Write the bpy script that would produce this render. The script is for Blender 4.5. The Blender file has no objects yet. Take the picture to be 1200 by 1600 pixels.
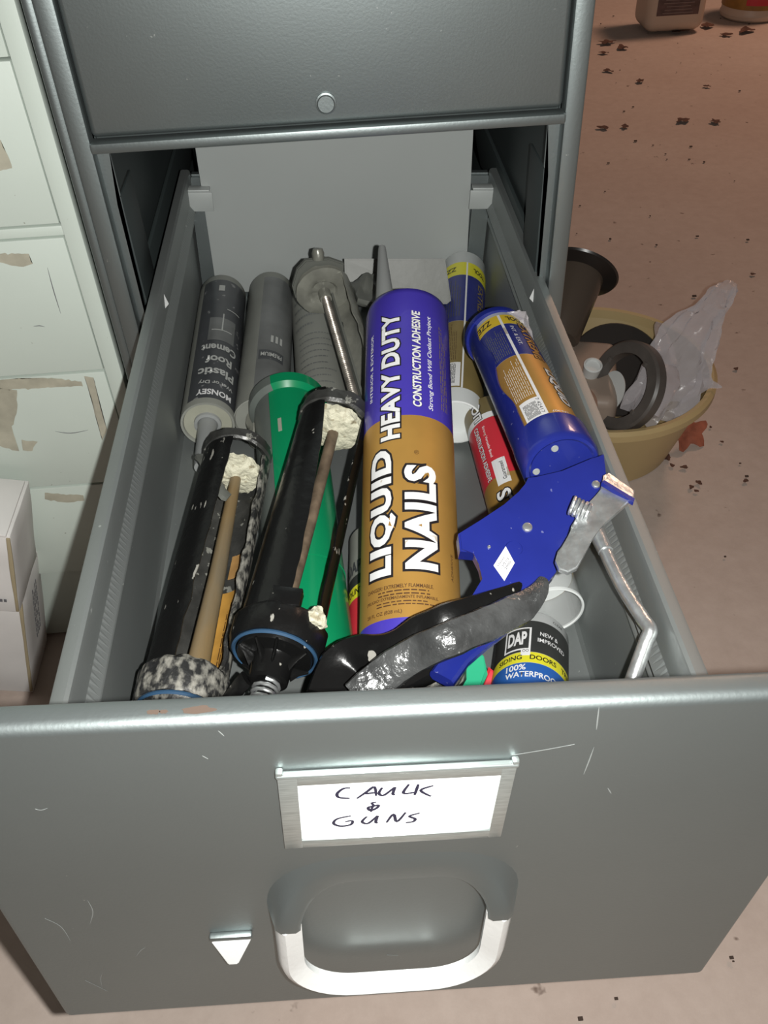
import bpy, bmesh, math, random
from mathutils import Vector as V, Matrix as M, noise as NZ
random.seed(7)
PI = math.pi
scn = bpy.context.scene
COL = scn.collection

# ------------------------------------------------------------------ camera
CF, CYAW, CPITCH, CROLL = 1382.67, 0.0907, 0.7472, -0.0300
CP = V((-0.0282, -0.1745, 0.83))
fw = V((math.sin(CYAW)*math.cos(CPITCH), math.cos(CYAW)*math.cos(CPITCH), -math.sin(CPITCH)))
_r = V((math.cos(CYAW), -math.sin(CYAW), 0)); _d = fw.cross(_r)
cr_ = math.cos(CROLL)*_r + math.sin(CROLL)*_d
cd_ = -math.sin(CROLL)*_r + math.cos(CROLL)*_d
cam = bpy.data.cameras.new('camera'); camo = bpy.data.objects.new('camera', cam); COL.objects.link(camo)
cam.sensor_fit = 'VERTICAL'; cam.sensor_height = 36; cam.lens = CF/1600*36
cam.clip_start = 0.01
camo.matrix_world = M(((cr_.x, -cd_.x, -fw.x, CP.x), (cr_.y, -cd_.y, -fw.y, CP.y), (cr_.z, -cd_.z, -fw.z, CP.z), (0, 0, 0, 1)))
scn.camera = camo

# ------------------------------------------------------------------ world, lights, exposure
w = bpy.data.worlds.new('world'); scn.world = w; w.use_nodes = True
bg = w.node_tree.nodes['Background']; bg.inputs[0].default_value = (1.0, 0.80, 0.70, 1); bg.inputs[1].default_value = 0.06
def lamp(name, kind, loc, energy, color, size=0.01, target=None, sx=None, sy=None):
    l = bpy.data.lights.new(name, kind); l.energy = energy; l.color = color
    if kind == 'AREA':
        l.shape = 'RECTANGLE'; l.size = sx; l.size_y = sy
    else: l.shadow_soft_size = size
    o = bpy.data.objects.new(name, l); COL.objects.link(o); o.location = loc
    if target is not None: o.rotation_euler = (V(target)-V(loc)).to_track_quat('-Z', 'Y').to_euler()
    return o
# the phone's flash, beside the lens
lamp('camera_flash', 'POINT', CP + cr_*0.022, 26.0, (1.0, 1.0, 0.965), size=0.0035)
# the warm bulb of the room, beyond the cabinet on the right
lamp('room_bulb', 'AREA', (1.9, 3.0, 2.3), 25.0, (1.0, 0.60, 0.42), target=(1.3, 2.2, 0), sx=0.5, sy=0.5)
vs = scn.view_settings
vs.view_transform = 'Standard'; vs.look = 'None'; vs.gamma = 1; vs.use_curve_mapping = False; vs.exposure = 0.0

# ------------------------------------------------------------------ pixel to point helpers (pixels of the 1200x1600 frame)
def ray(px, py): return fw + cr_*((px-600)/CF) + cd_*((py-800)/CF)
def atz(px, py, z): v = ray(px, py); return CP + v*((z-CP.z)/v.z)
def aty(px, py, y): v = ray(px, py); return CP + v*((y-CP.y)/v.y)
def atd(px, py, dep): return CP + ray(px, py)*dep
GA = -0.06039
GM = M.Translation((-0.0162, 0.5013, 0.5934)) @ M.Rotation(GA, 4, 'Y')       # the cabinets and the floor stand in this frame
GI = GM.inverted()
FL = -0.5934                                                                   # floor height in it
def gat(px, py, zg):
    o = GI @ CP; v = GI.to_3x3() @ ray(px, py); return o + v*((zg-o.z)/v.z)

# ------------------------------------------------------------------ materials
def mat(name, col, rough=0.5, metal=0.0, var=0.0, vscale=30, bump=0.0, bscale=200, col2=None, thr=None, alpha=1.0, spec=0.5, trans=0.0, coat=0.0, stretch=None, fac2=None):
    m = bpy.data.materials.new(name); m.use_nodes = True
    nt = m.node_tree; N = nt.nodes; L = nt.links; b = N['Principled BSDF']
    b.inputs['Roughness'].default_value = rough; b.inputs['Metallic'].default_value = metal
    b.inputs['Specular IOR Level'].default_value = spec
    b.inputs['Alpha'].default_value = alpha
    b.inputs['Transmission Weight'].default_value = trans
    b.inputs['Coat Weight'].default_value = coat
    c = (*col, 1)
    b.inputs['Base Color'].default_value = c
    tc = N.new('ShaderNodeTexCoord')
    mp = N.new('ShaderNodeMapping'); L.new(tc.outputs['Object'], mp.inputs[0])
    if stretch: mp.inputs['Scale'].default_value = stretch
    if var > 0 or col2:
        n = N.new('ShaderNodeTexNoise'); n.inputs['Scale'].default_value = vscale; n.inputs['Detail'].default_value = 6
        L.new(mp.outputs[0], n.inputs['Vector'])
        rp = N.new('ShaderNodeValToRGB'); L.new(n.outputs[0], rp.inputs[0])
        if col2:
            a, z = thr or (0.5, 0.56)
            rp.color_ramp.elements[0].position = a; rp.color_ramp.elements[1].position = z
            rp.color_ramp.elements[0].color = c; rp.color_ramp.elements[1].color = (*col2, 1)
        else:
            rp.color_ramp.elements[0].position = 0.3; rp.color_ramp.elements[1].position = 0.7
            rp.color_ramp.elements[0].color = (*[x*(1-var) for x in col], 1); rp.color_ramp.elements[1].color = (*[min(1, x*(1+var)) for x in col], 1)
        L.new(rp.outputs[0], b.inputs['Base Color'])
    if bump > 0:
        n2 = N.new('ShaderNodeTexNoise'); n2.inputs['Scale'].default_value = bscale; n2.inputs['Detail'].default_value = 5
        L.new(mp.outputs[0], n2.inputs['Vector'])
        bp = N.new('ShaderNodeBump'); bp.inputs['Strength'].default_value = bump; bp.inputs['Distance'].default_value = 0.002
        L.new(n2.outputs[0], bp.inputs['Height']); L.new(bp.outputs[0], b.inputs['Normal'])
    return m

def specks(m, col, scale, thr, mixname='specks', detail=2, vec_scale=None):
    """scatter of small spots or smears of another colour over a material"""
    nt = m.node_tree; N = nt.nodes; L = nt.links; b = N['Principled BSDF']
    tc = N.new('ShaderNodeTexCoord'); mp = N.new('ShaderNodeMapping'); L.new(tc.outputs['Object'], mp.inputs[0])
    if vec_scale: mp.inputs['Scale'].default_value = vec_scale
    n = N.new('ShaderNodeTexNoise'); n.inputs['Scale'].default_value = scale; n.inputs['Detail'].default_value = detail
    L.new(mp.outputs[0], n.inputs['Vector'])
    rp = N.new('ShaderNodeValToRGB'); rp.color_ramp.elements[0].position = thr; rp.color_ramp.elements[1].position = min(1, thr+0.03)
    L.new(n.outputs[0], rp.inputs[0])
    mx = N.new('ShaderNodeMix'); mx.data_type = 'RGBA'
    L.new(rp.outputs[0], mx.inputs[0])
    if b.inputs['Base Color'].is_linked: L.new(b.inputs['Base Color'].links[0].from_socket, mx.inputs[6])
    else: mx.inputs[6].default_value = b.inputs['Base Color'].default_value
    mx.inputs[7].default_value = (*col, 1)
    L.new(mx.outputs[2], b.inputs['Base Color'])
    return m

PAINT = mat('grey_metal_paint', (0.238, 0.268, 0.268), 0.49, 0.93, var=0.05, vscale=6, bump=0.05, bscale=500)
specks(PAINT, (0.42, 0.45, 0.44), 260, 0.76)
PAINT_IN = mat('grey_metal_paint_inside', (0.300, 0.320, 0.314), 0.56, 0.80, var=0.07, vscale=8, bump=0.05, bscale=400)
specks(PAINT_IN, (0.5, 0.52, 0.51), 220, 0.75)
PANEL = mat('light_grey_panel_paint', (0.34, 0.36, 0.35), 0.45, 0.1, var=0.04, vscale=5)
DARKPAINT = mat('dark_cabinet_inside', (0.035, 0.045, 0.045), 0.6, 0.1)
ALU = mat('bright_brushed_aluminium', (0.72, 0.73, 0.72), 0.40, 0.30, var=0.03, vscale=60, bump=0.1, bscale=300)
STEEL = mat('brushed_steel_frame', (0.42, 0.46, 0.45), 0.28, 0.8, var=0.15, vscale=120, stretch=(1, 12, 12))
CARD = mat('white_card', (0.93, 0.94, 0.93), 0.6)
INK = mat('black_marker_ink', (0.012, 0.011, 0.03), 0.5)
BEIGE = mat('mint_white_cabinet_paint', (0.53, 0.59, 0.535), 0.5, 0.0, var=0.05, vscale=5, bump=0.04, bscale=300)
specks(BEIGE, (0.25, 0.26, 0.22), 180, 0.76)
TAPE = mat('old_tape_residue', (0.40, 0.38, 0.30), 0.6, var=0.15, vscale=60)
BOXW = mat('white_cardboard', (0.70, 0.68, 0.66), 0.75, var=0.05, vscale=20)
TAN = mat('raw_cardboard_edge', (0.36, 0.30, 0.19), 0.8)
PRINT = mat('faded_grey_print', (0.13, 0.13, 0.14), 0.7)
BLUE = mat('violet_blue_print', (0.050, 0.034, 0.33), 0.33, 0.0, var=0.08, vscale=25, coat=0.2)
NAVY = mat('navy_print', (0.022, 0.028, 0.17), 0.35, var=0.1, vscale=40)
GOLD = mat('gold_foil_print', (0.56, 0.31, 0.075), 0.42, 0.55, var=0.08, vscale=30)
GOLD2 = mat('dull_gold_print', (0.27, 0.20, 0.075), 0.42, 0.3, var=0.1, vscale=30)
WHITE = mat('white_print', (0.72, 0.72, 0.72), 0.4)
specks(WHITE, (0.45, 0.40, 0.33), 90, 0.66)
OUTL = mat('black_print', (0.012, 0.010, 0.012), 0.4)
BROWNINK = mat('brown_print', (0.07, 0.03, 0.01), 0.5)
YELLOW = mat('yellow_print', (0.66, 0.62, 0.03), 0.35)
YELLOW2 = mat('amber_print', (0.62, 0.44, 0.03), 0.35)
WPLAST = mat('white_plastic', (0.62, 0.64, 0.63), 0.35)
RED = mat('red_print', (0.55, 0.03, 0.045), 0.35)
CYANP = mat('blue_print', (0.02, 0.10, 0.36), 0.4)
BLKLAB = mat('black_label', (0.035, 0.037, 0.035), 0.38, var=0.2, vscale=40)
GREYLAB = mat('charcoal_label', (0.05, 0.053, 0.058), 0.35, var=0.15, vscale=30)
specks(GREYLAB, (0.2, 0.2, 0.2), 120, 0.66)
GREYLAB2 = mat('washed_grey_label', (0.125, 0.13, 0.128), 0.3, var=0.3, vscale=25)
PALE = mat('pale_grey_tube', (0.22, 0.225, 0.20), 0.45, var=0.08, vscale=30)
CREAM = mat('cream_plastic', (0.30, 0.30, 0.24), 0.5, var=0.08, vscale=60)
NOZ = mat('cloudy_nozzle_plastic', (0.26, 0.27, 0.265), 0.3, alpha=0.93)
CLEAR = mat('clear_plastic', (0.62, 0.64, 0.63), 0.12, alpha=0.30)
CLEARB = mat('clear_plastic_bag', (0.62, 0.58, 0.60), 0.22, alpha=0.42, bump=0.6, bscale=60)
CLAM = mat('cloudy_grey_plastic', (0.125, 0.13, 0.115), 0.45, alpha=0.92, bump=0.3, bscale=30)
GREEN = mat('green_plastic', (0.004, 0.215, 0.085), 0.22, var=0.05, vscale=12)
GREENT = mat('pale_green_plastic', (0.03, 0.36, 0.19), 0.25, alpha=0.9)
SHELLG = mat('green_plastic_shaded_grey', (0.115, 0.13, 0.118), 0.35, var=0.12, vscale=20)  # the green gun's greyed, shaded left side, put into the colour
BGUN = mat('blue_gun_enamel', (0.012, 0.020, 0.185), 0.30, 0.0, var=0.12, vscale=25, coat=0.3)
specks(BGUN, (0.12, 0.13, 0.30), 200, 0.72)
ZINC = mat('galvanised_zinc', (0.66, 0.68, 0.68), 0.32, 0.85, var=0.22, vscale=110, bump=0.25, bscale=180)
ROD = mat('worn_steel_rod', (0.30, 0.27, 0.235), 0.35, 0.7, var=0.4, vscale=60, bump=0.2, bscale=150)
RUST = mat('brown_rusty_rod', (0.17, 0.125, 0.085), 0.42, 0.35, var=0.45, vscale=80, bump=0.3, bscale=160)
TANROD = mat('tan_smeared_rod', (0.21, 0.145, 0.07), 0.4, 0.1, bump=0.3, bscale=120, col2=(0.15, 0.125, 0.085), vscale=28, thr=(0.4, 0.6), stretch=(1, 1, 0.35))
BLACK = mat('black_enamel', (0.006, 0.006, 0.006), 0.24, 0.0, bump=0.35, bscale=70, spec=0.3)
specks(BLACK, (0.30, 0.29, 0.26), 110, 0.70)
BLACKM = mat('black_smeared_enamel', (0.006, 0.006, 0.006), 0.32, 0.0, spec=0.3, bump=0.6, bscale=60)
specks(BLACKM, (0.30, 0.29, 0.26), 110, 0.655, vec_scale=(1.5, 1.5, 0.6), detail=5)
CRUST = mat('caulk_crusted_metal', (0.02, 0.02, 0.02), 0.5, 0.0, bump=1.0, bscale=150, col2=(0.25, 0.24, 0.21), vscale=190, thr=(0.44, 0.62), stretch=(1, 1, 0.7))
DGREY = mat('dark_smeared_metal', (0.045, 0.045, 0.042), 0.35, 0.2, var=0.4, vscale=60, bump=0.6, bscale=80)
specks(DGREY, (0.25, 0.25, 0.22), 130, 0.62, detail=5)
CREAMC = mat('dried_cream_caulk', (0.56, 0.54, 0.41), 0.6, bump=1.0, bscale=260, col2=(0.30, 0.26, 0.17), vscale=140, thr=(0.56, 0.66))
specks(CREAMC, (0.42, 0.20, 0.08), 45, 0.66)
GLOSSH = mat('glossy_dark_grey_handle', (0.070, 0.072, 0.072), 0.24, 0.35, var=0.45, vscale=60, bump=1.0, bscale=110)
specks(GLOSSH, (0.4, 0.4, 0.38), 120, 0.68)
ORING = mat('blue_seal', (0.025, 0.065, 0.125), 0.45)
CGREY = mat('grey_smeared_metal', (0.21, 0.21, 0.18), 0.30, 0.2, var=0.3, vscale=35, bump=0.6, bscale=60)
BASIN = mat('yellow_basin_plastic', (0.47, 0.35, 0.17), 0.45, var=0.06, vscale=10)
SMOKE = mat('smoked_brown_plastic', (0.075, 0.058, 0.045), 0.22)
DKPL = mat('dark_grey_plastic', (0.085, 0.075, 0.068), 0.4, var=0.2, vscale=30)
JUGC = mat('grey_brown_plastic', (0.30, 0.235, 0.19), 0.4, var=0.05, vscale=20)
BROWNP = mat('brown_plastic', (0.27, 0.185, 0.14), 0.3, var=0.1, vscale=30)
MILK = mat('off_white_jug_plastic', (0.60, 0.47, 0.37), 0.45)
LEAFR = mat('red_brown_leaf', (0.30, 0.09, 0.05), 0.7, var=0.3, vscale=60)
LEAFD = mat('dark_dry_leaf', (0.10, 0.045, 0.03), 0.8, var=0.4, vscale=60)
GRIT = mat('dark_grit', (0.06, 0.04, 0.03), 0.9)
CHIP = mat('chipped_primer', (0.060, 0.040, 0.029), 0.8)
SCR = mat('light_scratch', (0.16, 0.17, 0.165), 0.5)
# floor
FLOOR = bpy.data.materials.new('stained_pinkish_concrete'); FLOOR.use_nodes = True
def floor_mat():
    nt = FLOOR.node_tree; N = nt.nodes; L = nt.links; b = N['Principled BSDF']; b.inputs['Roughness'].default_value = 0.75
    tc = N.new('ShaderNodeTexCoord')
    def nz(scale, det=8, rough=0.6):
        n = N.new('ShaderNodeTexNoise'); n.inputs['Scale'].default_value = scale; n.inputs['Detail'].default_value = det; n.inputs['Roughness'].default_value = rough
        L.new(tc.outputs['Object'], n.inputs['Vector']); return n
    def ramp(src, els):
        r = N.new('ShaderNodeValToRGB'); L.new(src, r.inputs[0]); cr = r.color_ramp
        for i, (p, c) in enumerate(els):
            e = cr.elements[i] if i < 2 else cr.elements.new(p)
            e.position = p; e.color = (*c, 1)
        return r
    big = ramp(nz(2.2, 5).outputs[0], [(0.30, (0.50, 0.40, 0.345)), (0.72, (0.58, 0.49, 0.43))])
    fine = ramp(nz(45, 10, 0.7).outputs[0], [(0.25, (0.88, 0.87, 0.86)), (0.65, (1, 1, 1))])
    m1 = N.new('ShaderNodeMix'); m1.data_type = 'RGBA'; m1.blend_type = 'MULTIPLY'; m1.inputs[0].default_value = 1
    L.new(big.outputs[0], m1.inputs[6]); L.new(fine.outputs[0], m1.inputs[7])
    spot = ramp(nz(38, 3).outputs[0], [(0.24, (0.25, 0.2, 0.17)), (0.31, (1, 1, 1))])
    m2 = N.new('ShaderNodeMix'); m2.data_type = 'RGBA'; m2.blend_type = 'MULTIPLY'; m2.inputs[0].default_value = 1
    L.new(m1.outputs[2], m2.inputs[6]); L.new(spot.outputs[0], m2.inputs[7])
    L.new(m2.outputs[2], b.inputs['Base Color'])
    bp = N.new('ShaderNodeBump'); bp.inputs['Strength'].default_value = 0.2; bp.inputs['Distance'].default_value = 0.003
    L.new(nz(60, 8).outputs[0], bp.inputs['Height']); L.new(bp.outputs[0], b.inputs['Normal'])
floor_mat()

# ------------------------------------------------------------------ object helpers
MW = {}
def setp(o, label=None, cat=None, group=None, kind=None):
    if label: o['label'] = label
    if cat: o['category'] = cat
    if group: o['group'] = group
    if kind: o['kind'] = kind
    return o
def thing(name, label, cat, mtx, group=None):
    o = bpy.data.objects.new(name, None); COL.objects.link(o); o.empty_display_size = 0.01
    o.matrix_world = mtx; MW[o] = mtx.copy()
    return setp(o, label, cat, group)
def obj(name, bm, m, parent=None, space=None, smooth=True, label=None, cat=None, group=None, kind=None, recalc=True, auto=35):
    if recalc: bmesh.ops.recalc_face_normals(bm, faces=bm.faces)
    me = bpy.data.meshes.new(name); bm.to_mesh(me); bm.free()
    for x in (m if isinstance(m, (list, tuple)) else [m]): me.materials.append(x)
    o = bpy.data.objects.new(name, me); COL.objects.link(o)
    base = MW[parent] if parent else M.Identity(4)
    sp = space if space is not None else base
    if parent: o.parent = parent; o.matrix_local = base.inverted() @ sp
    else: o.matrix_world = sp
    MW[o] = sp.copy()
    if smooth:
        for p in me.polygons: p.use_smooth = True
        try: me.set_sharp_from_angle(angle=math.radians(auto))
        except Exception: pass
    return setp(o, label, cat, group, kind)

def box(bm, c, d, mt=None, bev=0.0, seg=2):
    r = bmesh.ops.create_cube(bm, size=1)['verts']
    for v in r: v.co = V((c[0]+v.co.x*d[0], c[1]+v.co.y*d[1], c[2]+v.co.z*d[2]))
    if bev > 0:
        es = set(e for v in r for e in v.link_edges)
        rb = bmesh.ops.bevel(bm, geom=list(es), offset=bev, segments=seg, affect='EDGES', profile=0.5)
        r = list(set(v for f in rb['faces'] for v in f.verts) | set(v for v in r if v.is_valid))
    if mt is not None:
        for v in r: v.co = mt @ v.co
    return bm
def B(c, d, bev=0.0, mt=None, seg=2): return box(bmesh.new(), c, d, mt, bev, seg)
def lathe(prof, seg=48, a0=0.0, a1=360.0, bm=None, mi=None):
    """profile (radius, t) turned about local Z; angle from +Y towards +X"""
    bm = bm or bmesh.new(); full = abs(a1-a0) >= 359.9; n = seg if full else seg+1
    rings = []
    for r, t in prof:
        ring = []
        for i in range(n):
            a = math.radians(a0+(a1-a0)*i/seg)
            ring.append(bm.verts.new((r*math.sin(a), r*math.cos(a), t)))
        rings.append(ring)
    for k in range(len(rings)-1):
        for i in range(seg):
            j = (i+1) % n
            if prof[k][0] == 0 and prof[k+1][0] == 0: continue
            f = bm.faces.new((rings[k][i], rings[k][j], rings[k+1][j], rings[k+1][i]))
            if mi: f.material_index = mi[k]
    bmesh.ops.remove_doubles(bm, verts=bm.verts, dist=1e-6)
    return bm
def shell(ri, ro, t0, t1, a0, a1, nt=24, na=10, jag=0.0, seed=0, jt=0.0, edge=None):
    """a strip of a cylinder wall with thickness; jag roughens its long edges (degrees); edge(t) -> extra (da0, da1)"""
    bm = bmesh.new(); G = []
    for i in range(nt+1):
        s = i/nt; t = t0+(t1-t0)*s
        j0 = jag*NZ.noise(V((t*60, seed, 0))); j1 = jag*NZ.noise(V((t*60, seed+9, 3)))
        if edge: e = edge(s); j0 += e[0]; j1 += e[1]
        row = []
        for k in range(na+1):
            a = math.radians((a0+j0)+((a1+j1)-(a0+j0))*k/na)
            tt = t + (jt*NZ.noise(V((a*3, seed, 5))) if i in (0, nt) else 0)
            row.append((bm.verts.new((ri*math.sin(a), ri*math.cos(a), tt)), bm.verts.new((ro*math.sin(a), ro*math.cos(a), tt))))
        G.append(row)
    for i in range(nt):
        for k in range(na):
            a, b, c, d = G[i][k], G[i][k+1], G[i+1][k+1], G[i+1][k]
            bm.faces.new((a[1], b[1], c[1], d[1])); bm.faces.new((a[0], d[0], c[0], b[0]))
        for k in (0, na):
            a, d = G[i][k], G[i+1][k]; bm.faces.new((a[0], a[1], d[1], d[0]))
    for i in (0, nt):
        for k in range(na):
            a, b = G[i][k], G[i][k+1]; bm.faces.new((a[0], b[0], b[1], a[1]))
    return bm
def sweep(pts, rads, n=12, up=None, bm=None, flat=None, closed=False, ang0=0.0):
    """tube or band along points; rads number or list of (rx along side, ry along up)"""
    bm = bm or bmesh.new(); pts = [V(p) for p in pts]; N = len(pts); rings = []
    upv = V(up) if up is not None else None
    prev = None
    for i, p in enumerate(pts):
        if closed: t = pts[(i+1) % N]-pts[i-1]
        else: t = pts[min(i+1, N-1)]-pts[max(i-1, 0)]
        t.normalize()
        if upv is not None: u = upv - t*upv.dot(t)
        else:
            u = (prev - t*prev.dot(t)) if prev is not None else t.orthogonal()
        u.normalize(); prev = u; s = t.cross(u)
        rr = rads[i] if isinstance(rads, list) else rads
        rx, ry = rr if isinstance(rr, tuple) else (rr, rr)
        ring = []
        for k in range(n):
            a = 2*PI*(k+ang0)/n
            if flat:   # rounded rectangle
                ca, sa = math.cos(a), math.sin(a); q = 1/max(abs(ca), abs(sa)); q = 1+(q-1)*flat
                ring.append(bm.verts.new(p+s*(rx*ca*q)+u*(ry*sa*q)))
            else: ring.append(bm.verts.new(p+s*(rx*math.cos(a))+u*(ry*math.sin(a))))
        rings.append(ring)
    for i in range(N if closed else N-1):
        A, Bq = rings[i], rings[(i+1) % N]
        for k in range(n): bm.faces.new((A[k], A[(k+1) % n], Bq[(k+1) % n], Bq[k]))
    if not closed: bm.faces.new(rings[0][::-1]); bm.faces.new(rings[-1])
    return bm
def smoothpath(pts, k=6):
    pts = [V(p) for p in pts]; out = []
    for i in range(len(pts)-1):
        p0 = pts[max(i-1, 0)]; p1 = pts[i]; p2 = pts[i+1]; p3 = pts[min(i+2, len(pts)-1)]
        for j in range(k):
            t = j/k
            out.append(0.5*((2*p1)+(p2-p0)*t+(2*p0-5*p1+4*p2-p3)*t*t+(3*p1-p0-3*p2+p3)*t**3))
    out.append(pts[-1]); return out
def plate(pts, nrm, th, bev=0.0, bm=None):
    """polygon of 3D points given thickness th along nrm (towards -nrm)"""
    bm = bm or bmesh.new(); nrm = V(nrm).normalized(); n = len(pts)
    a = [bm.verts.new(V(p)) for p in pts]; b = [bm.verts.new(V(p)-nrm*th) for p in pts]
    f1 = bm.faces.new(a); f2 = bm.faces.new(b[::-1])
    for i in range(n): bm.faces.new((a[i], b[i], b[(i+1) % n], a[(i+1) % n]))
    if bev > 0: bmesh.ops.bevel(bm, geom=list(f1.edges), offset=bev, segments=2, affect='EDGES')
    bmesh.ops.triangulate(bm, faces=[f for f in bm.faces if len(f.verts) > 4])
    return bm
def join(bms):
    out = bmesh.new(); 
    for b in bms:
        me = bpy.data.meshes.new('t'); b.to_mesh(me); b.free(); out.from_mesh(me); bpy.data.meshes.remove(me)
    return out
def lump(bm, amt, scale, seed=0.0, sub=0):
    if sub: bmesh.ops.subdivide_edges(bm, edges=bm.edges[:], cuts=sub, use_grid_fill=True)
    bm.normal_update()
    for v in bm.verts: v.co += v.normal*amt*NZ.fractal(v.co*scale+V((seed, seed*2, 0)), 1.0, 2.0, 3)
    return bm

# ---- lettering
def textbm(s, off=0.0, shear=0.0, space=1.0, res=3):
    cu = bpy.data.curves.new('t', 'FONT'); cu.body = s; cu.size = 1; cu.offset = off; cu.shear = shear
    cu.space_character = space; cu.resolution_u = res; cu.fill_mode = 'FRONT'; cu.align_x = 'CENTER'; cu.space_line = 1.0
    o = bpy.data.objects.new('t', cu); me = bpy.data.meshes.new_from_object(o)
    bm = bmesh.new(); bm.from_mesh(me)
    bpy.data.objects.remove(o); bpy.data.curves.remove(cu); bpy.data.meshes.remove(me)
    return bm
def bbox(bm):
    xs = [v.co.x for v in bm.verts]; ys = [v.co.y for v in bm.verts]
    return min(xs), max(xs), min(ys), max(ys)
def text_on(fmap, s, wd, ht, off=0.02, shear=0.0, space=1.0, outline=None, cut=None, cutaxis='y'):
    """lettering of width wd, height ht centred on 0; fmap(x, y) -> 3D point.  outline: extra offset for a backing layer"""
    base = textbm(s, off, shear, space); x0, x1, y0, y1 = bbox(base)
    sx, sy = wd/(x1-x0), ht/(y1-y0); cx, cy = (x0+x1)/2, (y0+y1)/2
    bm = base
    if outline: base.free(); bm = textbm(s, off+outline, shear, space)
    for v in bm.verts: v.co = V(((v.co.x-cx)*sx, (v.co.y-cy)*sy, 0))
    if cut:
        a0, a1, b0, b1 = bbox(bm); lo, hi = (b0, b1) if cutaxis == 'y' else (a0, a1)
        t = lo+cut
        while t < hi:
            no = (0, 1, 0) if cutaxis == 'y' else (1, 0, 0); co = (0, t, 0) if cutaxis == 'y' else (t, 0, 0)
            bmesh.ops.bisect_plane(bm, geom=bm.verts[:]+bm.edges[:]+bm.faces[:], plane_co=co, plane_no=no, dist=1e-7)
            t += cut
    for v in bm.verts: v.co = fmap(v.co.x, v.co.y)
    return bm
def cylmap(r, t0, phi0, mode):
    p0 = math.radians(phi0)
    def f(x, y):
        if mode == 'along': t, a = t0+x, p0-y/r          # reads towards the far end
        elif mode == 'along_back': t, a = t0-x, p0+y/r
        elif mode == 'around': t, a = t0+y, p0+x/r
        else: t, a = t0-y, p0-x/r                         # upside down
        return V((r*math.sin(a), r*math.cos(a), t))
    return f
def cyltext(parent, name, s, r, t0, phi0, wd, ht, m, mode='along', off=0.02, shear=0.0, outline=None, om=None, space=1.0, label=None):
    ax = 'y' if mode.startswith('along') else 'x'
    if outline:
        obj(name+'_outline', text_on(cylmap(r+0.00018, t0, phi0, mode), s, wd, ht, off, shear, space, outline, cut=r*0.1, cutaxis=ax), om or OUTL, parent, smooth=False, recalc=False)
    return obj(name, text_on(cylmap(r+0.0003, t0, phi0, mode), s, wd, ht, off, shear, space, None, cut=r*0.1, cutaxis=ax), m, parent, smooth=False, recalc=False, label=label)
def frame(N, F):
    a = (F-N).normalized(); u = V((0, 0, 1)); u = (u-a*a.z).normalized(); s = a.cross(u)
    return M(((s.x, u.x, a.x, N.x), (s.y, u.y, a.y, N.y), (s.z, u.z, a.z, N.z), (0, 0, 0, 1))), (F-N).length
def band(r, t0, t1, a0=0, a1=360, seg=64):
    return lathe([(r, t0), (r, t1)], seg if a1-a0 >= 360 else max(4, int((a1-a0)/6)), a0, a1)
def stripes(parent, name, r, t0, t1, a0, a1, n, m, wfrac=0.5, around=True, ragged=0.3):
    """lines of tiny print, as fine as they look"""
    bms = []
    for i in range(n):
        if around:
            t = t0+(t1-t0)*(i+0.5)/n; h = (t1-t0)/n*wfrac/2; rg = random.uniform(0, ragged)*(a1-a0)
            a = a0
            while a < a1-rg:
                e = min(a+random.uniform(3, 9), a1-rg); bms.append(lathe([(r, t-h), (r, t+h)], 3, a, e)); a = e+random.uniform(1, 2.2)
        else:
            a = a0+(a1-a0)*(i+0.5)/n; h = (a1-a0)/n*wfrac/2; t = t0; te = t1-random.uniform(0, ragged)*(t1-t0)
            while t < te:
                e = min(t+random.uniform(0.003, 0.010), te); bms.append(lathe([(r, t), (r, e)], 1, a-h, a+h)); t = e+random.uniform(0.0008, 0.0016)
    return obj(name, join(bms), m, parent, smooth=False, recalc=False)

# ================================================================== THE SETTING
bm = bmesh.new()
for i in range(33):
    for j in range(41): bm.verts.new((-2.2+i*0.2, -2.0+j*0.2, 0.002*NZ.noise(V((i*0.7, j*0.7, 0)))-0.002))
bm.verts.ensure_lookup_table()
for i in range(32):
    for j in range(40):
        k = i*41+j; bm.faces.new([bm.verts[x] for x in (k, k+41, k+42, k+1)])
obj('floor', bm, FLOOR, None, GM @ M.Translation((0, 0, FL)), label='stained pinkish concrete basement floor', kind='structure')

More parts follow.
